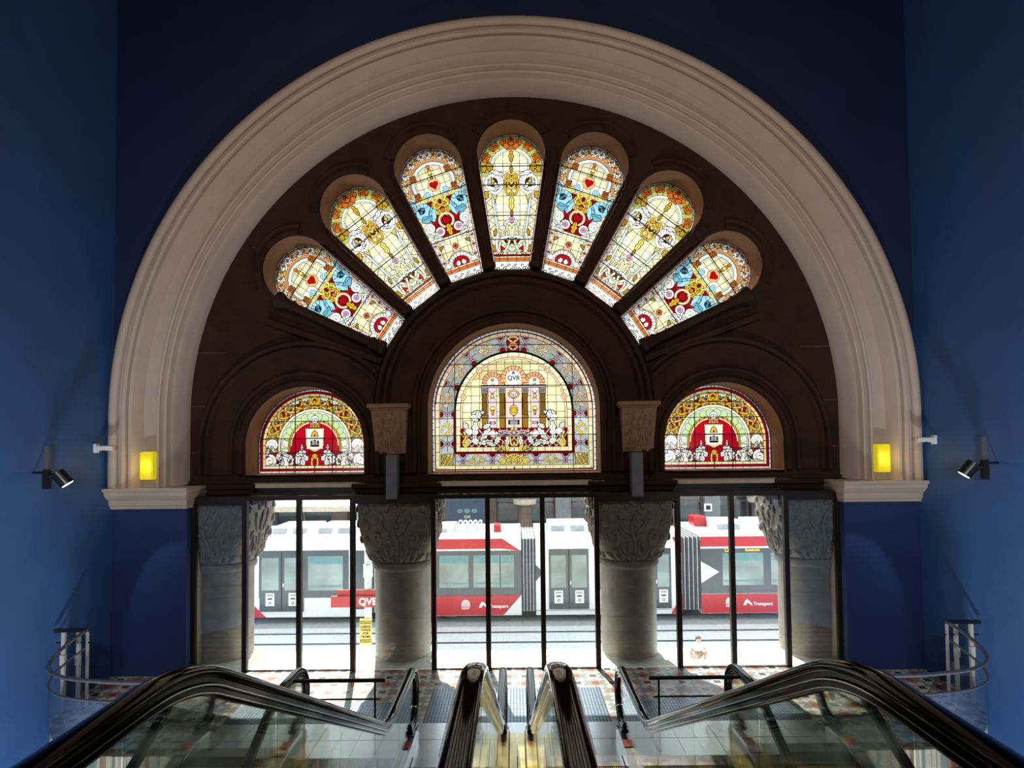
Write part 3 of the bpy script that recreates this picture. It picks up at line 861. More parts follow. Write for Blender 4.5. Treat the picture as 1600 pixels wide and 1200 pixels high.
    # acanthus
    for (x, y, a, L, W) in ((52, -48, 125, 28, 14), (62, -46, 95, 34, 15), (60, -18, 110, 18, 15), (66, -10, 140, 16, 12), (56, -6, 160, 12, 9), (72, -30, 60, 14, 12), (48, -28, 150, 14, 12), (66, -50, 20, 16, 14),
                            (56, -52, 170, 26, 12), (38, -40, 170, 20, 14), (30, -54, 120, 20, 13), (12, -56, 105, 22, 13), (44, -50, 200, 18, 10), (74, -44, 110, 14, 8), (54, -14, 80, 15, 13)):
        c.leaf(x, y, a, L * .92, W * .8, (250, 252, 238), lobes=4)
    for (x, y) in ((60, -49), (34, -38), (62, -12), (70, -34)): c.spiral(x, y, 5, (250, 252, 238), w=2.4)
    c.spiral(76, -52, 5.5, YEL, w=2.4, a=90); c.stroke([(78, -34), (75, -42), (80, -50)], 2.4, YEL)
    c.liss(0, -42, 6, 13, YEL, a=2, b=3, w=2.2); c.liss(12, -36, 12, 4, PNK, a=3, b=2, w=1.4)
    c.spiral(12, -60, 5, YEL, w=2.2, a=0); c.leaf(20, -62, 10, 10, 5, YEL); c.leaf(14, -64, 60, 12, 7, YEL)
    return c.c

def paint_S(X, Y):
    """small side windows; origin at the centre of the foot, arch centre at y=43"""
    R0 = 88.5; r = np.hypot(X, Y - 43); e = np.where(Y > 43, R0 - r, np.minimum(R0 - np.abs(X), Y))
    ein = np.where(Y > 43, R0 - r, R0 - np.abs(X)); th = np.degrees(np.arctan2(Y - 43, np.abs(X)))
    c = Cv(X, Y, CRM)
    c.fill((ein > 12) & (ein < 31), (120, 128, 100)); c.fill((ein > 12) & (ein < 31) & (th % 22 < 7), MAR)
    for a in range(-4, 96, 12):
        x, y = 67 * math.cos(R(a)), 43 + 67 * math.sin(R(a))
        c.liss(x, y, 8.5, 7, GLD if (a // 12) % 2 else (232, 170, 80), a=2, b=3, w=2.6, rot=a)
        c.disk(x, y, 1.7, MAR if a % 24 else WHT, .4)
    c.leaf(8, 119, -20, 14, 10, (216, 232, 200)); c.leaf(24, 112, -10, 14, 10, (216, 232, 200)); c.liss(0, 117, 7, 9, GLD, a=2, b=3, w=2.8)
    # rings of pale green lights
    m = (ein > 31); c.fill(m, CRM)
    c.fill((ein > 31) & (ein < 35), (252, 240, 205)); c.fill((np.abs(ein - 31) < .5) | (np.abs(ein - 35) < .5), K)
    c.fill((ein > 35.5) & (ein < 51), (236, 232, 200))
    for a in range(5, 100, 13):
        x, y = 45 * math.cos(R(a)), 43 + 45 * math.sin(R(a)); c.disk(x, y, 5.9, GRN if a > 10 else (240, 248, 236), .7)
    for y in (34, 24): c.rect(39, 51, y - 4.5, y + 4.5, (238, 246, 236))
    c.fill((np.abs(ein - 51) < .5), K)
    rope = (ein > 44) & (ein < 50.5) & (Y < 82) & (Y > 26) & (ein > 46.5)
    c.fill(rope, DGL); c.fill(rope & (((Y + ein * 1.4) % 4) < .9), K)
    c.fill((ein > 51.5) & (ein < 57), (244, 226, 180)); c.fill((ein > 51.5) & (ein < 57) & (th % 10 < 1), K); c.fill(np.abs(ein - 57) < .4, K)
    c.fill((r < 37) & (Y > 36) | (np.abs(X) < 37) & (Y <= 43), (186, 4, 30)); c.ring(0, 43, 37, 1.6, CRM, .5, a0=0, a1=90)
    # shield with crown, hut and ship
    c.poly([(-16, 70), (15, 70), (14, 42), (9, 37), (0, 32), (-1, 36)], (240, 196, 130)); c.fill((np.abs(X) < 12.5) & (Y < 68) & (Y > 38), WHT); c.poly([(0, 36), (12.5, 40), (12.5, 44), (-1, 44)], WHT, 0)
    c.rect(0, 14, 54, 55, K, 0)
    c.poly([(-6, 57), (6, 57), (3.5, 64), (0, 67), (-.5, 67)], GLD); c.disk(0, 59, 1.5, K, 0)
    c.poly([(-8, 44), (7.5, 44), (6, 41), (0, 41)], K, 0, sym=True); c.rect(0, 1.6, 45, 51, (200, 190, 160)); c.rect(3.4, 6, 45, 50, (200, 190, 160)); c.line([(0, 45), (0, 53)]); c.line([(5, 45), (5, 51)])
    c.rect(0, 8, 71, 79, (206, 140, 90)); c.rect(0, 2, 79, 81, (206, 140, 90)); c.rect(5, 8.5, 79, 81, (206, 140, 90)); c.line([(0, 75), (8, 75)]); c.line([(4, 71), (4, 75)])
    c.disk(0, 84, 5.5, WHT); c.ring(2, 83, 2.2, 1, K, 0)
    # beasts at the foot
    ft = (Y < 33) & (Y > 9) & (ein > 11); c.fill(ft & (np.abs(X) > 12) & (Y < 33), (150, 14, 24)); c.fill(ft & (np.abs(X) <= 14), (186, 4, 30))
    c.fill((np.abs(Y - 33) < .4) & (ein > 30), K)
    for (x, y, rr, a) in ((70, 19, 9, 90), (46, 18, 8, 20), (66, 44, 8.5, 0), (24, 22, 8, 160)):
        c.spiral(x, y, rr, WHT, w=4.0, a=a, o=.7)
    for (x, y, a, L, W) in ((10, 20, 40, 22, 13), (16, 12, 60, 24, 12), (28, 14, 100, 20, 13), (30, 28, 160, 18, 10), (20, 34, 90, 12, 5), (36, 12, 80, 18, 11), (50, 12, 70, 18, 10), (56, 14, 100, 16, 8), (60, 22, 120, 14, 8), (40, 26, 30, 14, 8), (76, 26, 110, 14, 6), (76, 10, 170, 22, 6), (62, 32, 60, 12, 6)):
        c.leaf(x, y, a, L, W, (252, 250, 244), lobes=3)
    c.disk(22, 22, 1.2, K, 0); c.leaf(40, 16, 120, 7, 4, DGL); c.leaf(58, 16, 140, 9, 3, DGL)
    c.liss(0, 17, 4.5, 10, YEL, a=2, b=3, w=2.2); c.disk(0, 26, 4, GLD)
    # lower and outer borders
    c.fill((e > 3.6) & (e < 7.2), (140, 8, 22)); c.fill((e >= 7.2) & (e < 11.5), (250, 214, 150)); c.fill((e >= 7.2) & (e < 11.5) & (Y < 14), CRM)
    c.fill((e > 7.2) & (e < 11.5) & (Y > 43) & (th % 7 < .7), K); c.fill((e > 7.2) & (e < 11.5) & (Y < 43) & (np.abs(X) > 60) & (Y % 11 < .7), K); c.fill((Y > 7.2) & (Y < 11.5) & (np.abs(X) % 11 < .7), K)
    for q in (3.4, 7.2, 11.6): c.fill(np.abs(e - q) < .42, K)
    c.fill(e < 3, (255, 245, 248)); c.fill((e < 3) & (Y > 43) & (th % 4.4 < .6), K); c.fill((e < 3) & (Y <= 43) & (Y > 3) & (Y % 8 < .7), K); c.fill((Y < 3) & (np.abs(X) % 11 < .7), K)
    c.fill(e < .5, K)
    return c.c

def pane_mesh(name, hw, y0, y1, paint, nx, ny):
    ys = np.linspace(y0, y1, ny); ss = np.linspace(-1, 1, nx)
    w = np.maximum(hw(ys), .01)
    Xg = w[:, None] * ss[None, :]; Yg = np.repeat(ys[:, None], nx, 1)
    X = Xg.ravel(); Y = Yg.ravel()
    col = lin(np.clip(paint(X, Y), 0, 255))
    me = bpy.data.meshes.new(name)
    n = nx * ny
    co = np.zeros((n, 3), np.float32); co[:, 0] = X * PX; co[:, 2] = Y * PX
    i = np.arange(ny - 1)[:, None] * nx + np.arange(nx - 1)[None, :]
    q = np.stack([i, i + 1, i + nx + 1, i + nx], -1).reshape(-1, 4).astype(np.int32)
    me.vertices.add(n); me.vertices.foreach_set('co', co.ravel())
    me.loops.add(q.size); me.loops.foreach_set('vertex_index', q.ravel())
    me.polygons.add(len(q)); me.polygons.foreach_set('loop_start', np.arange(0, q.size, 4, dtype=np.int32))
    at = me.color_attributes.new('paint', 'FLOAT_COLOR', 'POINT')
    rgba = np.ones((n, 4), np.float32); rgba[:, :3] = col
    at.data.foreach_set('color', rgba.ravel())
    me.update(); me.validate()
    me.materials.append(M['stained'])
    return me

# densify head rows a bit by even sampling
meA = pane_mesh('pane_a', fan_hw, 0, 228.9, paint_A, 230, 500)
meB = pane_mesh('pane_b', fan_hw, 0, 228.9, paint_B, 230, 500)
def hwC(y): return np.where(y > 0, np.sqrt(np.clip(128.5 ** 2 - y ** 2, 0, None)), 128.5)
def hwS(y): return np.where(y > 43, np.sqrt(np.clip(88.5 ** 2 - (y - 43) ** 2, 0, None)), 88.5)
meC = pane_mesh('pane_c', hwC, -98, 128.4, paint_C, 560, 500)
meS = pane_mesh('pane_s', hwS, 0, 131.4, paint_S, 400, 300)

WN = 0
def window_root(label):
    global WN
    WN += 1
    return tag(thing(f'window_{WN}', label, 'window'), label, 'window', None, 'structure')

def lining(parent, outline, t=.012):  # added lining whose paler colour carries the light on the reveals
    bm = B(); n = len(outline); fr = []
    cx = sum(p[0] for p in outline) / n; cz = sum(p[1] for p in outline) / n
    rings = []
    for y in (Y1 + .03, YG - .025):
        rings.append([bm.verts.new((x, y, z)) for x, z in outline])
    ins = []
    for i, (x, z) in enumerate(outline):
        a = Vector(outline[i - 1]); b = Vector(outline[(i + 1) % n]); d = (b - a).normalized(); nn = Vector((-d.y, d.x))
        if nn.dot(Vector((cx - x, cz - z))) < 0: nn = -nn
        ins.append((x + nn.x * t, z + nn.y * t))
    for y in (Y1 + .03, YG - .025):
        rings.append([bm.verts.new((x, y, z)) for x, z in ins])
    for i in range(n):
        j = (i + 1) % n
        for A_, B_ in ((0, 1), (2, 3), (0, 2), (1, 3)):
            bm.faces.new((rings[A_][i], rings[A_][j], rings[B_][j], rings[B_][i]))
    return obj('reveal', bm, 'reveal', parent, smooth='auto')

def flat_bar(bm, p, q, w, y0, y1):
    p = Vector((p[0], 0, p[1])); q = Vector((q[0], 0, q[1])); d = (q - p).normalized(); n = Vector((-d.z, 0, d.x)) * w / 2
    vs = [bm.verts.new((v.x, yy, v.z)) for yy in (y0, y1) for v in (p + n, p - n, q - n, q + n)]
    for f in ((0, 1, 2, 3), (7, 6, 5, 4), (0, 4, 5, 1), (1, 5, 6, 2), (2, 6, 7, 3), (3, 7, 4, 0)):
        bm.faces.new([vs[i] for i in f])

posn = ['rightmost', 'second from right', 'just right of the top one', 'topmost', 'just left of the top one', 'second from left', 'leftmost'][::-1]
for k, a in enumerate(ANG):
    A_type = k in (1, 3, 5)
    w = window_root(f'tapering round-headed stained glass window with {"gold knots and cream panes" if A_type else "blue beasts and a red heart"}, {posn[k]} in the fan')
    o = obj('leaded_pane', (meA if A_type else meB).copy(), 'stained', w)
    cx, cz = fan_pt(a, 0, 0)
    o.location = (cx, YG, cz); o.rotation_euler = (0, R(90 - a), 0)
    # iron rim
    bm = B(); lp = fan_outline(a, .1, 0)
    for p, q in zip(lp[:-1], lp[1:]): flat_bar(bm, p, q, .03, YG - .02, YG + .03)
    obj('rim', bm, 'iron', w)
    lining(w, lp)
    for v in ((60, 98, 147, 177) if A_type else (80, 152, 182)):
        bm = B(); h = float(fan_hw(v))
        flat_bar(bm, fan_pt(a, -h, v), fan_pt(a, h, v), .014, YG - .03, YG - .012)
        obj('saddle_bar', bm, 'iron', w)

def arched_window(label, me, cx, cz0, outline, bars, sill):
    w = window_root(label)
    o = obj('leaded_pane', me.copy(), 'stained', w); o.location = (cx, YG, cz0)
    bm = B()
    for p, q in zip(outline, outline[1:] + outline[:1]): flat_bar(bm, p, q, .035, YG - .02, YG + .03)
    obj('rim', bm, 'iron', w)
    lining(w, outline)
    for b in bars:
        bm = B(); flat_bar(bm, *b, .014, YG - .03, YG - .012); obj('saddle_bar', bm, 'iron', w)
    x0, x1 = sill
    obj('bottom_rail', bx(x0, x1, YG - .05, YG + .04, 3.56, 3.61), 'iron', w)
    bm = prism(B(), [(Y1 - .10, 3.36), (YG + .02, 3.36), (YG + .02, 3.585), (Y1 - .10, 3.43)], 'x', x0 - .02, x1 + .02)
    obj('sill', bm, 'sillstone', w)
    return w
M['sillstone'] = pmat('window_sill_stone', (.66, .52, .38), .6)
wC = arched_window('large round-arched stained glass window with a columned shrine and monogram in the middle', meC, 0, FZ, arch_outline(0, FZ, CRR, 3.58),
              [((-h, z), (h, z)) for z, h in [(FZ + v * PX, min(128.5, math.sqrt(max(0, 128.5 ** 2 - max(0, v) ** 2))) * PX) for v in (-39, -12.5, 12, 38, 72, 102)]]
              + [((x * PX, 3.6), (x * PX, FZ + math.sqrt(128.5 ** 2 - x * x) * PX)) for x in (-92, 92)], (-CRR - .02, CRR + .02))
for s, nm in ((-1, 'left'), (1, 'right')):
    arched_window(f'small round-arched stained glass window with a ship shield on red, {nm} of the middle window', meS, s * SX, SZ - 43 * PX, arch_outline(s * SX, SZ, SR, 3.60),
                  [((s * SX - h, z), (s * SX + h, z)) for z, h in [(3.6 + v * PX, (88.5 if v < 43 else math.sqrt(88.5 ** 2 - (v - 43) ** 2)) * PX) for v in (31, 54, 81, 105)]]
                  + [((s * SX + q * PX, 3.6), (s * SX + q * PX, SZ + math.sqrt(88.5 ** 2 - q * q) * PX)) for q in (-30, 28)], (s * SX - SR - .02, s * SX + SR + .02))
text_obj('lettering', 'QVB', .125, (0, YG - .012, FZ + 50 * PX), 'print', wC, .002, bold=True)
text_obj('lettering', 'CCS', .05, (-32.5 * PX, YG - .012, FZ + 41 * PX), 'print', wC, .002, bold=True)
text_obj('lettering', 'IGB', .05, (32.5 * PX, YG - .012, FZ + 41 * PX), 'print', wC, .002, bold=True)

# ------------------------------------------------------------------ colonnettes between the fan windows
def colonnette_proto():
    r = thing('colonnette', '', 'colonnette')
    bm = B(); lathe(bm, [(.085, .30), (.08, 1.95)], seg=20); obj('shaft', bm, 'stone', r, smooth='auto')
    bm = B(); lathe(bm, [(.12, 0), (.13, .03), (.13, .10), (.105, .13), (.12, .17), (.105, .21), (.125, .26), (.10, .31)], seg=20); obj('base', bm, 'stone', r, smooth='auto')
    bm = B(); lathe(bm, [(.085, 1.93), (.115, 1.96), (.095, 2.0), (.10, 2.08), (.16, 2.22), (.165, 2.28), (.14, 2.30)], seg=20); obj('capital', bm, 'stone', r, smooth='auto')
    return r
cproto = colonnette_proto()
names = ['below the leftmost fan window', 'between the two leftmost fan windows', 'between second and third fan windows from left', 'just left of the topmost fan window',
         'just right of the topmost fan window', 'between second and third fan windows from right', 'between the two rightmost fan windows', 'below the rightmost fan window']
for i in range(8):
    a = 90 + 18.9 * 3.5 - 18.9 * i
    if i == 0: a -= 1.5
    if i == 7: a += 1.5
    o = cproto if i == 0 else copy_tree(cproto)
    rr = 2.74
    o.location = (rr * math.cos(R(a)), Y1 - .168, FZ + rr * math.sin(R(a)))
    o.rotation_euler = (0, R(90 - a), 0)
    tag(o, 'slim dark stone colonnette with moulded base, ' + names[i], 'colonnette', 'colonnettes of the fan of windows')

# bright slit under the outermost colonnettes is a narrow reveal: stone ledge
for s, nm in ((-1, 'left'), (1, 'right')):
    bm = B()
    aa = 90 + s * -0 
    a = 180 - 20.0 if s < 0 else 20.0
    er = Vector((math.cos(R(a)), 0, math.sin(R(a)))); et = Vector((-er.z, 0, er.x))
    p0 = Vector((0, 0, FZ)) + er * 2.72; p1 = Vector((0, 0, FZ)) + er * 5.1
    flat_bar(bm, (p0.x, p0.z), (p1.x, p1.z), .10, Y1 - .10, Y1 + .02)
    struct(obj(f'trim_{15 if s < 0 else 16}', bm, 'stone'), f'stone ledge under the lowest {nm} fan window', 'moulding')

# ------------------------------------------------------------------ carved ornament
def scroll2d(cx, cz, r, a0, turns, d=1, n=22):
    return [(cx + r * (1 - .8 * i / n) * math.cos(R(a0) + d * turns * 2 * PI * i / n), cz + r * (1 - .8 * i / n) * math.sin(R(a0) + d * turns * 2 * PI * i / n)) for i in range(n + 1)]
def foliage_set():
    """tapered curves in the unit square (u -1..1, t 0..1): stems, scrolls and radiating leaflets"""
    L = []
    L.append(([(0, .10), (.06, .22), (.03, .36), (-.08, .5), (-.10, .62), (0, .76), (.12, .84), (.2, .78)], .028))
    L.append(([(-.02, .44), (.1, .5), (.26, .58), (.38, .70), (.42, .84)], .024))
    L.append(([(-.06, .5), (-.2, .5), (-.36, .56), (-.46, .68), (-.40, .82)], .024))
    def leafy(x, t, a, n=5, r=.13, sp=26):
        for k in range(n):
            b = R(a + (k - (n - 1) / 2) * sp); q = r * (1 - .18 * abs(k - (n - 1) / 2))
            L.append(([(x, t), (x + .55 * q * math.cos(b), t + .55 * q * math.sin(b)), (x + q * 1.15 * math.cos(b + .25), t + q * 1.1 * math.sin(b + .25))], .024))
    for s in (-1, 1):
        L.append((scroll2d(s * .30, .25, .17, 90, 1.15, s), .024))
        L.append((scroll2d(s * .62, .42, .15, -90, 1.0, -s), .022))
        L.append(([(s * .08, .12), (s * .25, .06), (s * .48, .12), (s * .6, .26)], .022))
        leafy(s * .42, .72, 90 - s * 15); leafy(s * .82, .60, 90); leafy(s * .80, .86, 80 if s > 0 else 100, 5, .12); leafy(s * .86, .34, 90, 4, .12)
        leafy(s * .22, .90, 90 - s * 60, 4, .10); leafy(s * .30, .25, 90 - s * 40, 4, .08); leafy(s * .62, .12, 90 - s * 35, 5, .12)
        for k in range(4):
            L.append(([(s * (.12 + .2 * k), .02), (s * (.22 + .2 * k), .07), (s * (.36 + .2 * k), .10 + .02 * k)], .026))
    leafy(.02, .60, 80, 5, .12); leafy(-.0, .93, 90, 5, .09)
    return L
FOL = foliage_set()
def capital_surf(u, t):
    """u in 0..8 around (2 per face), t 0..1 from neck to top -> local xyz"""
    a = u / 8 * 2 * PI
    # round neck -> square top
    k = 1.0 - (1 - t) ** 2.6
    R_ = .60 + .0 * t
    ca, sa = math.cos(a), math.sin(a)
    p = 2 + 9 * k
    rad = (abs(ca) ** p + abs(sa) ** p) ** (-1 / p)
    R_ = (.565 + .185 * math.sin(min(1, t * 1.15) * PI / 2)) * rad
    if k > 0: R_ = min(R_, .98)
    return Vector((R_ * ca, R_ * sa, 1.90 + 1.15 * t))
def make_column():
    r = thing('column', '', 'column')
    bm = B(); lathe(bm, [(.545, .02), (.545, 1.74)], seg=56); obj('shaft', bm, 'granite', r, smooth='auto')
    bm = B(); box(bm, -.60, .60, -.44, .45, -2.0, 0.0); lathe(bm, [(.56, 0.0), (.56, .03)], seg=48); obj('plinth', bm, 'dimstone', r)
    bm = B(); lathe(bm, [(.55, 1.73), (.585, 1.76), (.60, 1.80), (.60, 1.86), (.585, 1.885), (.56, 1.89), (.56, 1.91)], seg=56); obj('necking', bm, 'capstone', r, smooth='auto')
    bm = B(); rows = []
    for j in range(17):
        t = j / 16
        rows.append([bm.verts.new(capital_surf(i / 64 * 8, t)) for i in range(64)])
    for j in range(16):
        for i in range(64):
            bm.faces.new((rows[j][i], rows[j][(i + 1) % 64], rows[j + 1][(i + 1) % 64], rows[j + 1][i]))
    bm.faces.new(rows[0][::-1]); bm.faces.new(rows[-1])
    cp = obj('capital', bm, 'capstone', r, smooth='auto')
    bm = B()
    for face in range(4):
        for pts, rad in FOL:
            P = []
            m = len(pts)
            # resample
            fine = []
            for (x0, t0), (x1, t1) in zip(pts[:-1], pts[1:]):
                st = max(1, int(8 / m))
                for q in range(st): fine.append((x0 + (x1 - x0) * q / st, t0 + (t1 - t0) * q / st))
            fine.append(pts[-1])
            for x, t in fine:
                q = capital_surf(face * 2 + x * .98, max(0, min(1, t))); q.x *= 1.012; q.y *= 1.012; P.append(q)
            n = len(P)
            tp = [max(.25, math.sin(PI * (.12 + .85 * i / (n - 1)))) for i in range(n)]
            tube(bm, P, rad * 1.6, 6, tp)
    obj('carved_foliage', bm, 'capstone', cp, smooth=True)
    return r
col0 = make_column()
clab = [(-5.83, 'stout stone column with carved leaf capital at the far left end of the glazed screen'), (-2.25, 'stout stone column with carved leaf capital between the left and middle bays'),
        (2.25, 'stout stone column with carved leaf capital between the middle and right bays'), (5.83, 'stout stone column with carved leaf capital at the far right end of the glazed screen')]
for i, (x, lb) in enumerate(clab):
    o = col0 if i == 0 else copy_tree(col0)
    o.location = (x, 11.62, 0); tag(o, lb, 'column', 'stone columns behind the glazed screen')

# abaci and beam carrying the stone wall
for k, (xa, xb) in enumerate(((-6.5, -5.06), (-3.04, -1.48), (1.48, 3.04), (5.06, 6.5))):
    bm = B()
    box(bm, xa, xb, Y1 - .06, Y2 + .2, 3.03, 3.22)
    ps = [(0, 3.22), (-.05, 3.25), (-.08, 3.33), (-.14, 3.36), (-.14, 3.43), (0, 3.45)]
    # moulded front with chamfered ends
    x0, x1 = xa, xb
    rings = []
    for (x, y, dx, dy) in ((x0, Y2, -1, 0), (x0, Y1 - .06, -1, 1), (x1, Y1 - .06, 1, 1), (x1, Y2, 1, 0)):
        rings.append([bm.verts.new((max(-6.5, min(6.5, x - dx * d * .5)), y + d * dy, z)) for d, z in ps])
    for i in range(3):
        for j in range(len(ps) - 1):
            bm.faces.new((rings[i][j], rings[i + 1][j], rings[i + 1][j + 1], rings[i][j + 1]))
    box(bm, xa + .02, xb - .02, Y1 - .05, Y2, 3.2, 3.5)
    struct(obj(f'trim_{17 + k}', bm, 'stone'), 'moulded dark stone block on the ' + ['far left', 'inner left', 'inner right', 'far right'][k] + ' column', 'moulding')
for k, (xa, xb) in enumerate(((-5.06, -3.04), (-1.48, 1.48), (3.04, 5.06))):
    bm = B()
    box(bm, xa, xb, Y1 + .02, Y2, 3.26, 3.41)
    box(bm, xa, xb, Y1 - .08, Y1 + .04, 3.36, 3.42)
    box(bm, xa, xb, Y1 - .14, Y1 + .04, 3.22, 3.27)
    struct(obj(f'trim_{21 + k}', bm, 'bronze'), 'dark beam under the ' + ['left', 'middle', 'right'][k] + ' window', 'beam')

# consoles on the piers
def make_console():
    r = thing('console_bracket', '', 'bracket')
    bm = B()
    prof = [(0, 0), (-.10, .0), (-.15, .06), (-.16, .16), (-.20, .40), (-.26, .62), (-.30, .80), (-.31, .84), (0, .84)]
    rings = []
    for s in (-1, 1):
        rings.append([bm.verts.new((s * (.29 + .05 * z), y, z)) for y, z in prof])
    for j in range(len(prof)):
        k = (j + 1) % len(prof)
        bm.faces.new((rings[0][j], rings[0][k], rings[1][k], rings[1][j]))
    bm.faces.new(rings[0][::-1]); bm.faces.new(rings[1])
    b = obj('body', bm, 'console', r, smooth='auto')
    bm = B(); box(bm, -.36, .36, -.34, 0, .84, .88); box(bm, -.39, .39, -.38, 0, .88, .95)
    obj('cap', bm, 'console', r)
    bm = B()
    def cs(x, t):
        z = .03 + .78 * t
        ys = [q[1] for q in prof[1:8]]; yy = [q[0] for q in prof[1:8]]
        y = float(np.interp(z, ys, yy))
        return Vector((x * .28, y - .004, z))
    for pts, rad in FOL:
        P = [cs(x * .95, t) for x, t in pts]
        n = len(P); tube(bm, P, rad * .62, 5, [max(.3, math.sin(PI * (.15 + .8 * i / (n - 1)))) for i in range(n)])
    obj('carved_foliage', bm, 'console', r, smooth=True)
    return r
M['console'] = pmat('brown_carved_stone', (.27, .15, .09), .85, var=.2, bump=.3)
con = make_console()
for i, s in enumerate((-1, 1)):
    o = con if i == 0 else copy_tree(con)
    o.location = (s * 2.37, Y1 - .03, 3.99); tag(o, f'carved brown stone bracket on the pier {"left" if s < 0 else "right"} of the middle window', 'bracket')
bxo = None
for i, s in enumerate((-1, 1)):
    r = thing('wall_fixture', f'tall plain grey box fixture hanging under the carved bracket {"left" if s < 0 else "right"} of the middle window', 'light fixture', (s * 2.28, 10.86, 3.16))
    obj('housing', bx(-.105, .105, -.17, .05, .0, .82, bev=.006), 'greybox', r)
    obj('mounting_arm', bx(-.05, .05, .05, .30, .45, .60), 'iron', r)

# ------------------------------------------------------------------ glazed screen
scr = thing('window_11', 'tall bronze framed glass screen and doors across the three bays', 'window', kind='structure')
mx = [-5.985, -5.04, -4.03, -3.03, -1.52, -.51, .51, 1.52, 3.03, 4.03, 5.04, 5.985]
YM = 10.8
for i, x in enumerate(mx):
    w = .045 if 0 < i < 11 else .03
    o = obj('mullion', bx(x - w, x + w, YM - .045, YM + .055, 0, 3.22, bev=.006), 'bronze', scr)
for i in range(11):
    obj('glass_pane', bx(mx[i] + .04, mx[i + 1] - .04, YM, YM + .012, .03, 3.14), 'glass', scr)
for i in range(11):
    wide = i in (0, 3, 7, 10)
    z0 = 3.07 if wide else 3.15
    obj('head_rail', bx(mx[i] + .045, mx[i + 1] - .045, YM - .04, YM + .05, z0, z0 + (.15 if wide else .075)), 'bronze', scr)
    if not wide:
        obj('bottom_rail', bx(mx[i] + .045, mx[i + 1] - .045, YM - .012, YM + .024, 0.0, .03), 'steel', scr)
# soffit over the screen joining it to the stone
for k, (xa, xb) in enumerate(((-6.1, -5.06), (-3.02, -1.5), (1.5, 3.02), (5.06, 6.1))):
    pass
struct(obj('trim_24', bx(-6.01, 6.01, YM - .02, Y1 - .08, 3.20, 3.235), 'bronze'), 'dark bronze head plate over the glazed screen', 'beam')
for s, nm in ((-1, 'left'), (1, 'right')):
    x0, x1 = sorted((s * 6.0, s * XW))
    struct(obj(f'trim_{25 if s < 0 else 26}', bx(x0, x1, YM + .06, Y2 + .3, -.3, 3.02), 'cream'), f'pale stone jamb beside the {nm} end column', 'moulding')

# ------------------------------------------------------------------ floors
void_front = 7.78
fl = [(-XW, YM - .0), (-XW, 10.2)]
for t in range(0, 91, 6):
    a = R(180 + t); fl.append((-5.35 + 2.05 * math.cos(a), 9.95 + 2.05 * math.sin(a)))
fl += [(-4.55, 7.9), (-4.55, void_front), (4.55, void_front), (4.55, 7.9)]
for t in range(90, -1, -6):
    a = R(-t); fl.append((5.35 + 2.05 * math.cos(a), 9.95 + 2.05 * math.sin(a)))
fl += [(XW, 10.2), (XW, YM)]
struct(obj('floor', plate(fl, [], -.28, 0, 'xy'), 'tile'), 'ground floor of patterned red and cream tessellated tiles', 'floor')
struct(obj('floor_landing', bx(-XW, XW, -5, 1.6, 1.95, 2.28), 'tile'), 'upper landing behind the escalators', 'floor')
struct(obj('floor_basement', bx(-XW, XW, -5, Y2, ZB - .3, ZB), 'base'), 'lower level floor far below', 'floor')
struct(obj('wall_void', bx(-XW, XW, 10.9, 11.1, ZB, -.28), 'navy'), 'wall under the ground floor', 'wall')
struct(obj('floor_threshold', bx(-6.6, 6.6, YM + .0, 11.17, -.35, 0.0), 'dimstone'), 'pale stone threshold under the glass screen', 'threshold')
# steel plates
bm = B()
x = -4.5
k = 0
edges = [-4.42, -3.9, -3.35, -2.8, -2.25, -1.62, -1.05, -.45]
edges = edges + [-e for e in reversed(edges)]
for a, b in zip(edges[:-1], edges[1:]):
    if a < 0 < b:
        continue
    for (y0, y1) in ((void_front + .02, 8.25), (8.26, 8.74)):
        box(bm, a + .006, b - .006, y0, y1, 0, .012)
for (y0, y1) in ((void_front + .02, 8.25), (8.26, 8.74)): box(bm, -.44, .44, y0, y1, 0, .012)
tag(obj('floor_plate', bm, 'steel'), 'brushed steel floor plates across the foot of the escalators', 'floor plate')
tag(obj('entrance_mat', bx(-1.42, 1.42, 8.76, 9.95, 0, .012), 'ribbed'), 'ribbed metal entrance mat in front of the middle doors', 'mat')
tag(obj('entrance_mat', bx(-4.42, -1.62, 8.76, 9.42, 0, .012), 'ribbed'), 'ribbed metal mat left of the middle one, before the left lower escalator', 'mat')
tag(obj('entrance_mat', bx(1.62, 4.42, 8.76, 9.42, 0, .012), 'ribbed'), 'ribbed metal mat right of the middle one, before the right lower escalator', 'mat')

# ------------------------------------------------------------------ escalators
SL = .554
def fillet_path(pts, radii, n=10):
    """2D polyline (y,z) with circular fillets"""
    out = [Vector(pts[0])]
    for i in range(1, len(pts) - 1):
        p, a, b = Vector(pts[i]), Vector(pts[i - 1]), Vector(pts[i + 1])
        d1 = (a - p).normalized(); d2 = (b - p).normalized()
        ang = d1.angle(d2); t = radii[i - 1] / math.tan(ang / 2)
        p1 = p + d1 * t; p2 = p + d2 * t
        c = p + (d1 + d2).normalized() * (radii[i - 1] / math.sin(ang / 2))
        a1 = math.atan2(p1.y - c.y, p1.x - c.x); a2 = math.atan2(p2.y - c.y, p2.x - c.x)
        da = (a2 - a1 + PI) % (2 * PI) - PI
        for k in range(n + 1):
            t_ = a1 + da * k / n
            out.append(c + Vector((math.cos(t_), math.sin(t_))) * radii[i - 1])
    out.append(Vector(pts[-1]))
    return out
def main_curve(off, y_start=-1.2, y_end=8.15):
    # off: vertical offset from the handrail line
    return fillet_path([(y_start, 3.22 + off), (2.62, 3.22 + off), (2.62 + 2.22 / SL, 1.0 + off), (y_end, 1.0 + off)], [1.3, 1.0], 12)
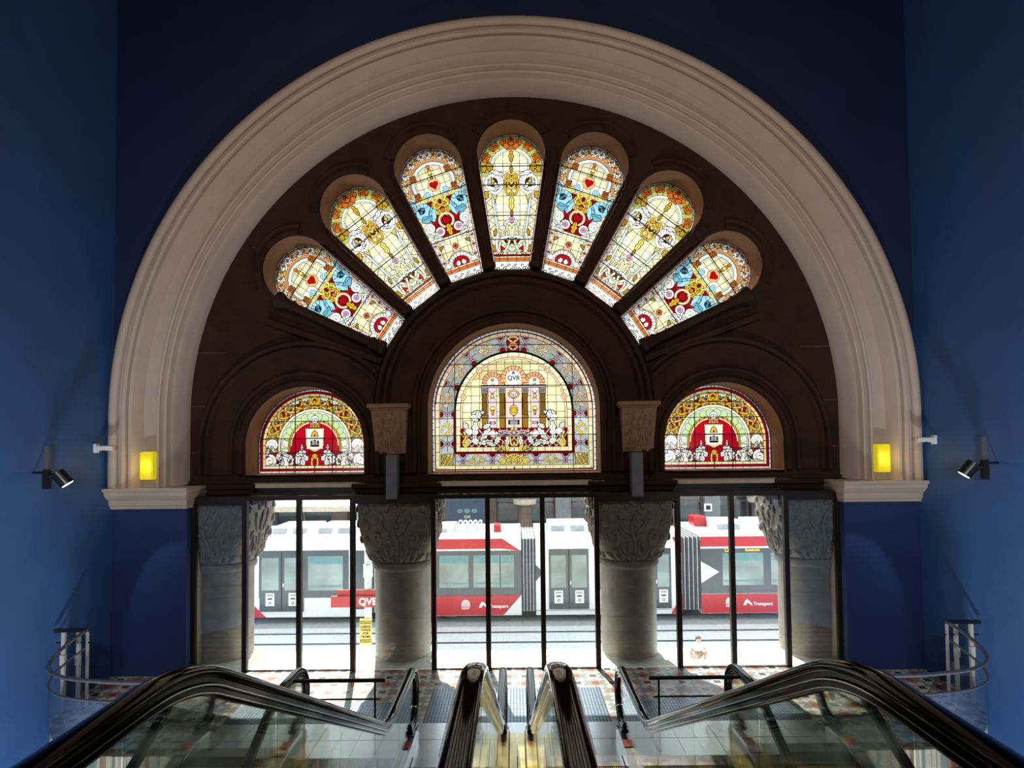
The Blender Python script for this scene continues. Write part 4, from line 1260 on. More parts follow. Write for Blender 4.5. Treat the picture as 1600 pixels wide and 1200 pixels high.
def newel(y, ztop, r, sgn=1, n=14, a1=200):
    return [Vector((y + sgn * r * math.sin(R(t)), ztop - r + r * math.cos(R(t)))) for t in np.linspace(0, a1, n)][1:]
def frames2d(pts, x):
    fr = []
    n = len(pts)
    for i, p in enumerate(pts):
        t = (pts[min(i + 1, n - 1)] - pts[max(i - 1, 0)]).normalized()
        nrm = Vector((-t.y, t.x))
        fr.append(((x, p.x, p.y), (1, 0, 0), (0, nrm.x, nrm.y)))
    return fr
RAILP = [(-.040, -.026), (-.050, -.016), (-.053, 0), (-.048, .014), (-.034, .024), (0, .029), (.034, .024), (.048, .014), (.053, 0), (.050, -.016), (.040, -.026)]
GUIDEP = [(-.030, -.024), (.030, -.024), (.030, -.048), (.040, -.054), (.040, -.064), (.028, -.070), (.028, -.100), (.020, -.108), (-.020, -.108), (-.028, -.100), (-.028, -.070), (-.040, -.064), (-.040, -.054), (-.030, -.048)]
STRIPP = [(-.043, -.056), (.043, -.056), (.043, -.061), (-.043, -.061)]
def glass_panels(parent, x, top, bot, ys):
    """top, bot: functions y -> z; one panel between successive ys"""
    for a, b in zip(ys[:-1], ys[1:]):
        n = max(2, int((b - a) / .12) + 1)
        Y = np.linspace(a + .006, b - .006, n)
        poly = [(y, bot(y)) for y in Y] + [(y, top(y)) for y in Y[::-1]]
        obj('glass_panel', prism(B(), poly, 'x', x - .006, x + .006), 'balglass', parent)
def interp_fn(curve):
    ys = np.array([p.x for p in curve]); zs = np.array([p.y for p in curve])
    return lambda y: float(np.interp(y, ys, zs))

def main_escalator(s, label):
    r = thing('escalator', label, 'escalator', group='escalators in the hall')
    xin, xout = s * .19, s * 1.48
    for x, nm in ((xin, 'inner'), (xout, 'outer')):
        path = main_curve(0) + newel(8.15, 1.0, .40)
        h = obj('handrail', sweep(B(), RAILP, frames2d(path, x)), 'rubber', r, smooth='auto')
        g = obj('handrail_guide', sweep(B(), GUIDEP, frames2d(path, x)), 'guide', r, smooth='auto')
        obj('chrome_strip', sweep(B(), STRIPP, frames2d(path, x)), 'chrome', g, smooth='auto')
        obj('chrome_strip', sweep(B(), [(a * .76, b - .036) for a, b in STRIPP], frames2d(path, x)), 'chrome', g, smooth='auto')
        top = interp_fn(main_curve(-.10)); bot = interp_fn(main_curve(-.86))
        glass_panels(r, x, top, bot, [-1.2, .6, 2.2, 3.6, 4.9, 6.2, 7.3, 8.16])
        # round glass end
        c = [(8.165, 1.0 - .10), ] + [(8.165 + .32 * math.sin(R(t)), .6 + .32 * math.cos(R(t))) for t in np.linspace(10, 170, 12)] + [(8.165, .16)]
        obj('glass_panel', prism(B(), c, 'x', x - .006, x + .006), 'balglass', r)
        # deck / skirting box under the glass
        deck = [p for p in main_curve(-.86, y_end=8.22)]
        side = 1 if abs(x) > 1 else -1
        a0, a1 = -.09, .09
        prof = [(a0, 0), (a0 + .02, .02), (a1 - .02, .02), (a1, 0), (a1, -.30), (a0, -.30)]
        dk = obj('deck', sweep(B(), prof, frames2d(deck, x)), 'steel' if abs(x) > 1 else 'goldsteel', r)
        # deck nose and stickers
        obj('deck_nose', prism(B(), [(8.22, -.0), (8.40, 0.0), (8.42, .05), (8.34, .15), (8.22, .16)], 'x', x - .07, x + .07), 'darksteel', r)
        if abs(x) > 1:
            obj('sticker', prism(B(), [(7.72, .169), (7.9, .169), (7.9, .172), (7.72, .172)], 'x', x - .07, x + .04), 'sticker', r)
            obj('sticker', prism(B(), [(8.04, .169), (8.16, .169), (8.16, .172), (8.04, .172)], 'x', x - .03, x + .06), 'paper', r)
    # comb and steps
    xa, xb = sorted((xin + s * .10, xout - s * .10))
    bm = bx(xa, xb, 7.55, void_front + .03, -.02, .018); obj('comb_plate', bm, 'steel', r)
    bm = B()
    for i in range(40):
        xx = xa + (xb - xa) * (i + .5) / 40; box(bm, xx - .008, xx + .008, 7.47, 7.56, -.01, .012)
    obj('comb_teeth', bm, 'comb', r)
    yy, zz = 7.5, -.01
    sbm = B(); box(sbm, xa + .01, xb - .01, -.40, 0, -.18, 0)
    for i in range(30):
        xx = xa + (xb - xa) * (i + .5) / 30; box(sbm, xx - .008, xx + .008, -.40, 0, 0, .012)
    st0 = obj('step', sbm, 'darksteel', r); st0.location = (0, yy, zz)
    inc = interp_fn(main_curve(-1.02))
    for i in range(1, 15):
        st = st0.copy(); link(st); st.parent = r
        y = 7.5 - .4 * i; st.location = (0, y, max(-.01, inc(y - .2) + .02))
    # truss underside
    und = main_curve(-1.30, y_start=-1.2, y_end=7.6)
    obj('truss_cladding', sweep(B(), [(min(xin, xout) * 0 - .76, .1), (.76, .1), (.76, -.5), (-.76, -.5)], frames2d(und, (xin + xout) / 2)), 'darksteel', r)
    return r
M['comb'] = pmat('yellow_comb', (.70, .50, .12), .4)
main_escalator(-1, 'left of the two main escalators rising toward the viewer, between black handrails')
main_escalator(1, 'right of the two main escalators rising toward the viewer, between black handrails')
# fairing between the two main escalators
dk = main_curve(-.88, y_end=8.2)
bm = B()
for x, w in ((-.052, .046), (.052, .046)):
    sweep(bm, [(-w, 0), (w, 0), (w, -.2), (-w, -.2)], frames2d(dk, x))
tag(obj('centre_fairing', bm, 'goldsteel'), 'brushed metal fairing strip, gold reflected light put into its colour, between the two main escalators', 'metal panel')

def lower_curve(off, y_end=8.2):
    return fillet_path([(3.0, 1.0 + off - (7.55 - 3.0) * SL), (7.55, 1.0 + off), (y_end, 1.0 + off)], [1.0], 12)
def lower_escalator(s, label):
    r = thing('escalator', label, 'escalator', group='escalators in the hall')
    for x in (s * 3.10, s * 4.42):
        path = lower_curve(0) + newel(8.2, 1.0, .40)
        obj('handrail', sweep(B(), RAILP, frames2d(path, x)), 'rubber', r, smooth='auto')
        g = obj('handrail_guide', sweep(B(), GUIDEP, frames2d(path, x)), 'guide', r, smooth='auto')
        obj('chrome_strip', sweep(B(), STRIPP, frames2d(path, x)), 'chrome', g, smooth='auto')
        obj('chrome_strip', sweep(B(), [(a * .76, b - .036) for a, b in STRIPP], frames2d(path, x)), 'chrome', g, smooth='auto')
        top = interp_fn(lower_curve(-.10)); bot = interp_fn(lower_curve(-.86))
        glass_panels(r, x, top, bot, [3.0, 4.6, 6.0, 7.2, 8.2])
        c = [(8.205, .90)] + [(8.205 + .32 * math.sin(R(t)), .6 + .32 * math.cos(R(t))) for t in np.linspace(10, 170, 12)] + [(8.205, .16)]
        obj('glass_panel', prism(B(), c, 'x', x - .006, x + .006), 'balglass', r)
        obj('deck', sweep(B(), [(-.09, 0), (-.07, .02), (.07, .02), (.09, 0), (.09, -.30), (-.09, -.30)], frames2d(lower_curve(-.86, 8.25), x)), 'steel', r)
        obj('deck_nose', prism(B(), [(8.25, 0), (8.42, 0), (8.44, .05), (8.36, .15), (8.25, .16)], 'x', x - .07, x + .07), 'darksteel', r)
        obj('sticker', prism(B(), [(7.75, .169), (7.93, .169), (7.93, .172), (7.75, .172)], 'x', x - .06, x + .06), 'sticker', r)
        # light strip of the skirting
        obj('skirt_trim', sweep(B(), [(-.012, 0), (.012, 0), (.012, -.02), (-.012, -.02)], frames2d(lower_curve(-.82, 7.9), x - s * .0 + (.12 if x * s < 3.5 and s > 0 or x * s > 3.5 and s < 0 else -.12))), 'chrome', r)
    xs = s * 4.42
    bm = B(); lathe(bm, [(.0001, -.004), (.085, -.004), (.085, .004), (.0001, .004)], seg=28)
    for v in bm.verts: v.co = (xs + (v.co.z - .012) , 8.2 + v.co.x, .62 + v.co.y)
    stc = obj('round_notice', bm, 'paper', r)
    bm = B()
    for i in range(3):
        for j in range(2):
            box(bm, xs - .02, xs - .0175, 8.155 + .04 * i, 8.175 + .04 * i, .60 + .05 * j, .63 + .05 * j)
    obj('pictogram', bm, 'sticker', stc)
    xa, xb = sorted((s * 3.20, s * 4.32))
    obj('comb_plate', bx(xa, xb, 7.5, void_front + .03, -.02, .018), 'steel', r)
    bm = B()
    for i in range(40):
        xx = xa + (xb - xa) * (i + .5) / 40; box(bm, xx - .008, xx + .008, 7.42, 7.51, -.01, .012)
    obj('comb_teeth', bm, 'comb', r)
    sbm = B(); box(sbm, xa + .01, xb - .01, -.40, 0, -.20, 0)
    for i in range(30):
        xx = xa + (xb - xa) * (i + .5) / 30; box(sbm, xx - .008, xx + .008, -.40, 0, 0, .012)
    st0 = obj('step', sbm, 'darksteel', r); st0.location = (0, 7.45, -.02)
    inc = interp_fn(lower_curve(-1.02))
    for i in range(1, 11):
        st = st0.copy(); link(st); st.parent = r; y = 7.45 - .4 * i
        st.location = (0, y, min(-.02, inc(y - .2) - .0))
    obj('truss_cladding', sweep(B(), [(-.74, .1), (.74, .1), (.74, -.5), (-.74, -.5)], frames2d(lower_curve(-1.35, 7.6), s * 3.76)), 'darksteel', r)
    return r
lower_escalator(-1, 'left lower escalator going down below the floor, its handrail loops seen behind the left handrail')
lower_escalator(1, 'right lower escalator going down below the floor, its handrail loops seen behind the right handrail')

# barrier between the lower and main escalators
for s in (-1, 1):
    r = thing('guard_rail', f'short black guard rail between the {"left" if s < 0 else "right"} lower escalator and the main escalators', 'railing', (s * 2.4, 7.9, 0))
    obj('top_rail', tube(B(), [(-.62, 0, .99), (.62, 0, .99)], .026, 12), 'black', r)
    obj('lower_rail', tube(B(), [(-.55, 0, .74), (.55, 0, .74)], .012, 8), 'black', r)
    for x in (-.48, .48): obj('post', tube(B(), [(x, 0, 0), (x, 0, .98)], .014, 8), 'darksteel', r)

# curved gallery rails by the side walls
def spline(pts, n=6):
    P = [Vector(p) for p in pts]; out = []
    for i in range(len(P) - 1):
        p0 = P[max(0, i - 1)]; p1 = P[i]; p2 = P[i + 1]; p3 = P[min(len(P) - 1, i + 2)]
        for k in range(n):
            t = k / n
            out.append(.5 * ((2 * p1) + (p2 - p0) * t + (2 * p0 - 5 * p1 + 4 * p2 - p3) * t * t + (3 * p1 - p0 - 3 * p2 + p3) * t ** 3))
    out.append(P[-1]); return out
for s in (-1, 1):
    nm = 'left' if s < 0 else 'right'
    r = thing('curved_railing', f'curved grey metal and glass railing round the floor edge by the {nm} blue wall', 'railing', (0, 0, 0))
    base = [(6.86, 9.27, 1.26), (6.93, 9.05, 1.17), (6.95, 8.75, 1.05), (6.80, 8.45, .98), (6.4, 8.2, .95), (5.8, 8.05, .95), (5.2, 7.97, .96), (4.55, 7.95, .98)]
    top = spline([(s * x, y, z) for x, y, z in base])
    obj('top_rail', tube(B(), top, .027, 10), 'railsteel', r, smooth=True)
    low = spline([(s * x, y, z - .27) for x, y, z in base[:7]])
    obj('lower_rail', tube(B(), low, .016, 8), 'railsteel', r, smooth=True)
    obj('end_bar', bx(*sorted((s * 6.84, s * 7.36)), 9.24, 9.30, 1.24, 1.29), 'black', r)
    obj('end_bar', bx(*sorted((s * 6.80, s * 7.34)), 9.26, 9.28, 1.06, 1.08), 'black', r)
    for (x, y, h, w) in ((7.22, 9.27, 1.24, .03), (6.98, 9.27, 1.24, .028), (6.84, 9.27, 1.24, .016)):
        p = obj('post', bx(s * x - w, s * x + w, y - .02, y + .02, 0, h, bev=.004), 'postmetal', r)
        if w > .02: obj('bracket', bx(s * x - w - .01, s * x + w + .01, y - .03, y + .01, .72, .88), 'postmetal', p)
    gl = [(s * (x - .0), y) for x, y, z in [tuple(v) for v in spline([(b[0], b[1], 0) for b in base])]]
    bm = B(); prev = None
    for x, y in gl:
        a = bm.verts.new((x, y, .04)); b = bm.verts.new((x, y, .66))
        if prev: bm.faces.new((prev[0], a, b, prev[1]))
        prev = (a, b)
    bmesh.ops.solidify(bm, geom=bm.faces[:], thickness=.008)
    obj('glass_panel', bm, 'balglass', r)

# ------------------------------------------------------------------ fixtures on walls and arch
for s in (-1, 1):
    nm = 'left' if s < 0 else 'right'
    r = thing('wall_lamp', f'small glowing yellow rectangular wall lamp on the {nm} foot of the plaster arch', 'lamp', (s * 6.69, 10.62, 3.58))
    obj('back_plate', bx(-.10, .10, -.02, .06, .02, .50), 'goldsteel', r)
    bm = B(); box(bm, -.118, .118, -.17, -.02, 0, .51, bev=.015); obj('shade', bm, 'lampshade', r)
    # spotlights
    xw = s * 7.19
    r = thing('spotlight', f'black spotlight on a short vertical bar on the {nm} blue wall', 'spotlight', (xw, 8.85, 3.55))
    obj('bar', bx(-.03, .03, -.03, .03, 0, .66, bev=.01), 'railsteel', r)
    obj('socket', bx(-.045, .045, -.045, .045, .0, .30, bev=.01), 'black', r)
    obj('wall_arm', tube(B(), [(0, 0, .25), (s * .22, 0, .25)], .02, 8), 'black', r)
    d = Vector((-s * .50, .22, -.75)).normalized()
    c0 = Vector((-s * .14, .04, .235))
    obj('knuckle', tube(B(), [(0, 0, .18), tuple(c0)], .03, 8), 'black', r)
    hd = obj('lamp_head', tube(B(), [tuple(c0 - d * .02), tuple(c0 + d * .21)], .10, 24), 'black', r)
    obj('lens', tube(B(), [tuple(c0 + d * .2101), tuple(c0 + d * .213)], .085, 24), 'lens', hd)
    # small cameras
    r = thing('security_camera', f'small white security camera on the {nm} blue wall beside the arch', 'camera', (s * 7.40, 10.15, 4.15))
    obj('mount', bx(*sorted((0, -s * .05)), -.05, .05, -.07, .09, bev=.008), 'whiteplastic', r)
    obj('body', bx(*sorted((-s * .04, -s * .32)), -.045, .045, -.03, .055, bev=.015), 'whiteplastic', r)
    obj('lens', tube(B(), [(-s * .18, -.01, -.03), (-s * .18, -.01, -.055)], .035, 12), 'black', r)

# ------------------------------------------------------------------ outside: street
GZ = -2.0
struct(obj('ground', bx(-60, 60, 12.7, 60, GZ - .3, GZ), 'paving'), 'sunlit pale street paving beyond the glass', 'street')
bm = B()
for i in range(10):
    box(bm, -6.6, 6.6, 11.18 + .155 * i, 12.75, -.2 * (i + 1) - .02 if i < 9 else GZ, -.2 * (i + 1) + .18 if False else -.2 * i - .2 + .0)
bm.free()
bm = B()
for i in range(9):
    box(bm, -6.6, 6.6, 11.18 + .17 * i, 11.18 + .17 * (i + 1), GZ - .1, -.2 * (i + 1))
struct(obj('floor_steps', bm, 'dimstone'), 'stone steps from the threshold down to the street', 'stairs')
M['slab'] = pmat('track_slab', (.42, .44, .45), .8)
M['track'] = pmat('track_metal', (.10, .10, .11), .4, metal=.4)
for k, (y, w, lb) in enumerate(((17.95, .07, 'nearest dark tram rail in the pale street'), (18.9, .07, 'second dark tram rail in the pale street'), (20.6, .05, 'tram rail under the near side of the tram'), (22.0, .05, 'tram rail under the far side of the tram'))):
    tag(obj('tram_rail', bx(-40, 40, y, y + w * 1.6, GZ, GZ + .012), 'track'), lb, 'rail', 'tram rails in the street')
tag(obj('paving_strip', bx(-40, 40, 16.75, 16.80, GZ, GZ + .006), 'troof'), 'thin grey joint strip in the pale street paving', 'paving')
tag(obj('track_slab', bx(-40, 40, 19.55, 23.2, GZ, GZ + .008), 'slab'), 'grey track slab along the tram', 'paving')

# ------------------------------------------------------------------ tram
TY = 20.0; TB = 2.65
TZ0, TZ1 = GZ + .22, .94
tram = thing('tram', 'long red and white articulated tram standing in the street', 'tram', (0, TY, GZ))
def tz(z): return z - GZ
def tpart(name, x0, x1, z0, z1, mat, y0=-.012, y1=.02, parent=None, **kw):
    return obj(name, bx(x0, x1, y0, y1, tz(z0), tz(z1), **kw), mat, parent or tram)
def module(x0, x1, colr):
    bm = B()
    prof = [(0, tz(-1.76)), (TB, tz(-1.76)), (TB, tz(.80)), (TB - .25, tz(1.04)), (.25, tz(1.04)), (0, tz(.80))]
    prism(bm, prof, 'x', x0, x1)
    return obj('body_module', bm, 'twhite', tram)
def dark_band(x0, x1, z0=-1.10, z1=.52): return tpart('glazing_band', x0, x1, z0, z1, 'tdark', -.015, .01)
def tri(name, pts, mat, y=-.03):
    return obj(name, prism(B(), [(x, tz(z)) for x, z in pts], 'y', y, y + .02), mat, tram)
def win(x0, x1, z0=-.80, z1=.30, teal=True):
    w = tpart('window', x0, x1, z0, z1, 'twin', -.028, -.01)
    if teal: obj('blind', bx(x0 + .03, x1 - .03, -.034, -.028, tz(z1 - .26), tz(z1 - .03)), 'tblind', w)
    obj('inner_rail', bx(x0 + .05, x1 - .05, -.034, -.028, tz(z0 + .12), tz(z0 + .17)), 'tblind', w)
def door(x0, x1, notices=True):
    d = tpart('door', x0, x1, -1.56, .48, 'tdark', -.03, -.012)
    xm = (x0 + x1) / 2
    for a, b in ((x0 + .07, xm - .10), (xm + .10, x1 - .07)):
        obj('door_window', bx(a, b, -.036, -.03, tz(-.83), tz(.28)), 'twin', d)
        if notices:
            c = (a + b) / 2
            n = obj('notice', bx(c - .15, c + .15, -.042, -.036, tz(-1.36), tz(-.92)), 'paper', d)
            bm = B(); box(bm, c - .08, c + .08, -.046, -.042, tz(-1.14), tz(-1.09))
            box(bm, c - .11, c + .11, -.046, -.042, tz(-.985), tz(-.97)); box(bm, c - .11, c + .11, -.046, -.042, tz(-1.02), tz(-1.005))
            lathe_pts = [(c + .05 * math.cos(t), tz(-1.26) + .05 * math.sin(t)) for t in np.linspace(0, 2 * PI, 17)[:-1]]
            prism(bm, lathe_pts, 'y', -.046, -.042)
            o = obj('printing', bm, 'print', d)
            obj('printing', prism(B(), [(c + .03 * math.cos(t), tz(-1.26) + .03 * math.sin(t)) for t in np.linspace(0, 2 * PI, 17)[:-1]], 'y', -.048, -.046), 'paper', d)
    obj('leaf_joint', bx(xm - .015, xm + .015, -.038, -.03, tz(-1.54), tz(.46)), 'print', d)
    obj('handle', bx(xm + .04, xm + .08, -.045, -.036, tz(-.72), tz(-.6)), 'whiteprint', d)
def bellows(x0, x1):
    b = obj('bellows', bx(x0, x1, .06, TB - .06, tz(-1.66), tz(.82), bev=.03), 'tbellow', tram)
    n = 9
    for i in range(n):
        x = x0 + (x1 - x0) * (i + .5) / n
        bm = B(); box(bm, x - .012, x + .012, .0, .08, tz(-1.62), tz(.80)); box(bm, x - .012, x + .012, .0, TB, tz(.80), tz(.86))
        obj('fold', bm, 'tbellow2' if i % 2 else 'tbellow', b)
# module A (white, far left)
module(-16, -9.25, 'w'); dark_band(-15.8, -9.6); win(-15.5, -13.8); win(-13.5, -11.8); win(-11.5, -9.9)
bellows(-9.25, -9.02)
mA = module(-9.02, -5.05, 'w'); dark_band(-8.85, -5.75); dark_band(-5.55, -5.2, -1.5, .5)
door(-8.82, -7.30); win(-7.15, -5.95, -.85, .32)
tri('red_corner', [(-9.02, -1.76), (-8.6, -1.76), (-9.02, -1.35)], 'tred')
bellows(-5.05, -4.55)
# module B (red)
module(-4.55, .20, 'r')
tpart('red_panel', -4.55, -.45, .52, .86, 'tred', -.022, .0)
tri('red_panel', [(-.45, .86), (-.45, .52), (.15, .45)], 'tred', -.022)
tri('red_panel', [(-4.55, -1.10), (.20, -1.06), (-.42, -1.74), (-4.55, -1.74)], 'tred')
dark_band(-4.3, .20, -1.08, .45)
win(-4.1, -3.05); win(-2.62, -1.62); win(-1.45, -.55); win(-.5, -.05)
tri('white_corner', [(.20, -1.06), (.20, -1.74), (-.42, -1.74)], 'twhite', -.032)
bellows(.20, .70)
# module C (white)
module(.70, 5.72, 'w'); tri('grey_arrow', [(.70, -.05), (.95, -.30), (.70, -.60)], 'tbellow')
door(1.15, 2.52); win(2.9, 3.9); door(4.2, 5.35); dark_band(2.8, 4.05, -.9, .45)
tri('red_corner', [(5.35, -1.74), (5.72, -1.74), (5.72, -1.1)], 'tred'); tri('red_corner', [(5.4, .86), (5.72, .86), (5.72, .30)], 'tred')
tpart('sill_line', .70, 5.72, -1.62, -1.58, 'troof', -.02, 0)
bellows(5.72, 6.38)
# module D (red)
module(6.38, 11.6, 'r'); tpart('red_panel', 6.38, 11.6, .52, .86, 'tred', -.022, .0)
tpart('red_panel', 6.38, 11.6, -1.74, -1.10, 'tred', -.03, -.01); dark_band(6.38, 11.5, -1.08, .45)
tri('white_arrow', [(6.38, .02), (7.0, -.34), (6.38, -.72)], 'twhite', -.034)
win(7.12, 8.52); win(8.78, 9.9); win(10.1, 11.2)
module(11.7, 22, 'w'); dark_band(11.9, 21.5)
text_obj('lettering', 'L2', .16, (7.28, -.04, tz(.40)), 'amber', tram, .003, bold=True)
text_obj('lettering', 'Randwick', .13, (8.15, -.04, tz(.40)), 'amber', tram, .003, bold=True)
def tram_logo(x):
    bm = B()
    prism(bm, [(x + .15 * math.cos(t), tz(-1.38) + .17 * math.sin(t)) for t in np.linspace(0, PI, 14)], 'y', -.042, -.032)
    box(bm, x - .15, x + .15, -.042, -.032, tz(-1.43), tz(-1.395))
    lg = obj('emblem', bm, 'whiteprint', tram)
    bm = B()
    for k in range(3):
        t = [(x + (.10 - .04 * k) * math.cos(q), tz(-1.38) + (.13 - .04 * k) * math.sin(q)) for q in np.linspace(0, PI, 12)]
        for a, b in zip(t[:-1], t[1:]):
            flat_bar(bm, a, b, .01, -.046, -.041)
    obj('emblem_line', bm, 'tred', lg)
    text_obj('lettering', 'NSW', .12, (x, -.036, tz(-1.50)), 'whiteprint', tram, .003, bold=True)
    bm = B()
    prism(bm, [(x + .45, tz(-1.48)), (x + .52, tz(-1.32)), (x + .60, tz(-1.28)), (x + .68, tz(-1.36)), (x + .78, tz(-1.48)), (x + .70, tz(-1.48)), (x + .60, tz(-1.38)), (x + .54, tz(-1.48))], 'y', -.042, -.032)
    obj('emblem', bm, 'whiteprint', tram)
    text_obj('lettering', 'Transport', .16, (x + .80, -.036, tz(-1.44)), 'whiteprint', tram, .003, 'LEFT', bold=True)
tram_logo(-1.72); tram_logo(7.35)
# roof equipment
def roof_unit(x0, x1, y0=.35, y1=2.2, h=.22, mat='twhite'):
    bm = B(); prism(bm, [(y0, tz(1.04)), (y1, tz(1.04)), (y1 - .15, tz(1.04) + h), (y0 + .2, tz(1.04) + h)], 'x', x0, x1)
    u = obj('roof_unit', bm, mat, tram)
    bm = B()
    n = max(1, int((x1 - x0) / .6))
    for i in range(n):
        a = x0 + (x1 - x0) * (i + .1) / n; b = x0 + (x1 - x0) * (i + .75) / n
        prism(bm, [(y0 - .01, tz(1.06)), (y0 + .07, tz(1.06)), (y0 + .19, tz(1.04) + h * .85), (y0 + .10, tz(1.04) + h * .85)], 'x', a, b)
    obj('grille', bm, 'troof', u)
for a, b in ((-8.6, -7.2), (-7.0, -5.6), (1.2, 2.6), (3.0, 4.9), (7.0, 8.2), (8.5, 10.3)): roof_unit(a, b)
roof_unit(-3.9, -2.2, mat='troof', h=.15)
for i in range(5):
    x = -2.1 + .18 * i
    obj('roof_pipe', tube(B(), spline([(x, .4, tz(1.05)), (x + .1, .8, tz(1.35)), (x + .15, 1.3, tz(1.3)), (x + .1, 1.9, tz(1.05))], 4), .03, 6), 'twhite' if i % 2 else 'troof', tram)
obj('roof_unit', bx(-.75, -.5, .3, .9, tz(1.0), tz(1.28)), 'tred', tram)
obj('roof_unit', bx(6.55, 7.0, 1.2, 1.9, tz(1.04), tz(1.38)), 'tred', tram)
for x in (-7, -3, 3, 8.5):
    for dx in (-.7, .7):
        bm = B(); lathe(bm, [(.001, 0), (.3, 0), (.3, .12), (.001, .12)], seg=20)
        for v in bm.verts: v.co = (x + dx + v.co.x, .5 + v.co.z, .315 + v.co.y)
        obj('wheel', bm, 'tbellow', tram)

# ------------------------------------------------------------------ light rail sign on a pole
r = thing('street_sign', 'red stop sign boards on a pale pole with yellow caution plate in the street', 'sign', (-4.08, 16.0, GZ))
obj('pole', tube(B(), [(0, .05, 0), (0, .05, 3.4)], .10, 20), 'pole', r, smooth='auto')
obj('pole_collar', tube(B(), [(0, .05, 2.5), (0, .05, 2.85)], .13, 20), 'pole', r, smooth='auto')
obj('sign_board', bx(-.98, .42, -.12, -.06, 1.72, 2.02), 'signred', r)
b2 = obj('sign_board', bx(-.82, .60, -.06, -.02, 1.98, 2.18), 'signred', r)
text_obj('lettering', 'QVB', .26, (.04, -.125, 1.87), 'whiteprint', r, .003, bold=True)
pl = obj('caution_plate', bx(-.20, .13, -.09, -.06, .68, 1.40), 'signyellow', r)
for z in (1.30, .80): obj('black_band', bx(-.19, .12, -.094, -.09, z - .04, z + .04), 'print', pl)
for z in (1.30, .80): text_obj('lettering', 'CAUTION', .068, (-.035, -.097, z), 'signyellow', pl, .002, bold=True)
for i, t in enumerate(('CHECK', 'TWICE', 'FOR', 'TRAMS')): text_obj('lettering', t, .085, (-.035, -.095, 1.18 - .09 * i), 'print', pl, .002, bold=True)

# ------------------------------------------------------------------ buildings across the street
FY = 26.5
bld = thing('building', 'brown and grey shop building across the street behind the tram', 'building', (0, FY, GZ))
obj('wall', bx(-30, 30, .3, 6, 0, 6.5), 'facade2', bld)
obj('cornice', bx(-30, 30, -.35, .35, 4.6, 5.1), 'cream', bld)
xs = -28
i = 0
while xs < 28:
    wdt = 2.6
    obj('shop_window', bx(xs, xs + wdt, .2, .32, .3, 4.3), 'shop', bld)
    f = B()
    for q in (0, .5, 1): box(f, xs + wdt * q - .04, xs + wdt * q + .04, .12, .24, .3, 4.3)
    box(f, xs, xs + wdt, .12, .24, 3.35, 3.42)
    obj('window_frame', f, 'facade', bld)
    obj('pier', bx(xs + wdt + .05, xs + wdt + .75, -.15, .35, 0, 4.6), 'facade' if i % 2 else 'facade2', bld)
    xs += 3.4; i += 1
for x in (-2.15, .45, 11.0):
    bm = B(); lathe(bm, [(.33, 0), (.33, 3.25), (.48, 3.4), (.48, 3.6), (.4, 3.7), (.4, 4.6)], c=(x, -.45), seg=24); obj('round_column', bm, 'facade', bld, smooth='auto')
    bm = B(); lathe(bm, [(.34, 3.30), (.52, 3.42), (.52, 3.62), (.34, 3.66)], c=(x, -.45), seg=24); obj('column_band', bm, 'cream', bld, smooth='auto')
sg = obj('hanging_sign', bx(-3.0, -1.3, -1.05, -.95, 2.55, 4.1), 'signblue', bld)
text_obj('lettering', 'GIA', .17, (-2.1, -1.06, 2.92), 'whiteprint', sg, .004)
for ex in (-2.42, -2.1, -1.78):
    obj('round_emblem', prism(B(), [(ex + .13 * math.cos(t), 3.18 + .09 * math.sin(t)) for t in np.linspace(0, 2 * PI, 15)[:-1]], 'y', -1.08, -1.05), 'tblind', sg)
    obj('emblem_bar', bx(ex - .06, ex + .06, -1.085, -1.08, 3.17, 3.19), 'signblue', sg)
obj('sign_arm', bx(-2.2, -2.1, -1.0, .3, 4.1, 4.2), 'facade', bld)
ws = obj('small_sign', bx(8.6, 8.95, -.22, -.15, 2.95, 3.3), 'paper', bld); obj('emblem', bx(8.68, 8.87, -.24, -.22, 3.03, 3.22), 'print', ws)
aw = thing('awning', 'pale shop awning across the street above the left end of the tram', 'awning', (-10.2, FY - 2.7, GZ))
bm = prism(B(), [(0, 3.55), (1.55, 4.25), (1.55, 4.32), (0, 3.63)], 'x', -4.2, 4.0); obj('canopy', bm, 'paper', aw)
for k in range(9): obj('rib', prism(B(), [(0, 3.63), (1.55, 4.33), (1.55, 4.36), (0, 3.66)], 'x', -4.0 + k, -3.95 + k), 'troof', aw)
obj('valance', bx(-4.2, 4.0, -.02, 0, 3.40, 3.62), 'cream', aw)
for x in (-3.9, 3.7): obj('post', bx(x, x + .08, 0, .08, 0, 3.5), 'troof', aw)
# small red postbox-like kiosk with white ornament in front of the shops
r = thing('kiosk', 'small red stand with a white finial before the shops, behind the tram roof', 'stand', (-3.62, 25.2, GZ))
obj('cabinet', bx(-.35, .35, -.3, .3, 0, 2.35, bev=.04), 'signred', r)
bm = B(); lathe(bm, [(.05, 2.35), (.22, 2.40), (.10, 2.6), (.16, 2.85), (.06, 3.05), (.12, 3.15), (.01, 3.3)], seg=16); obj('finial', bm, 'whiteplastic', r, smooth=True)

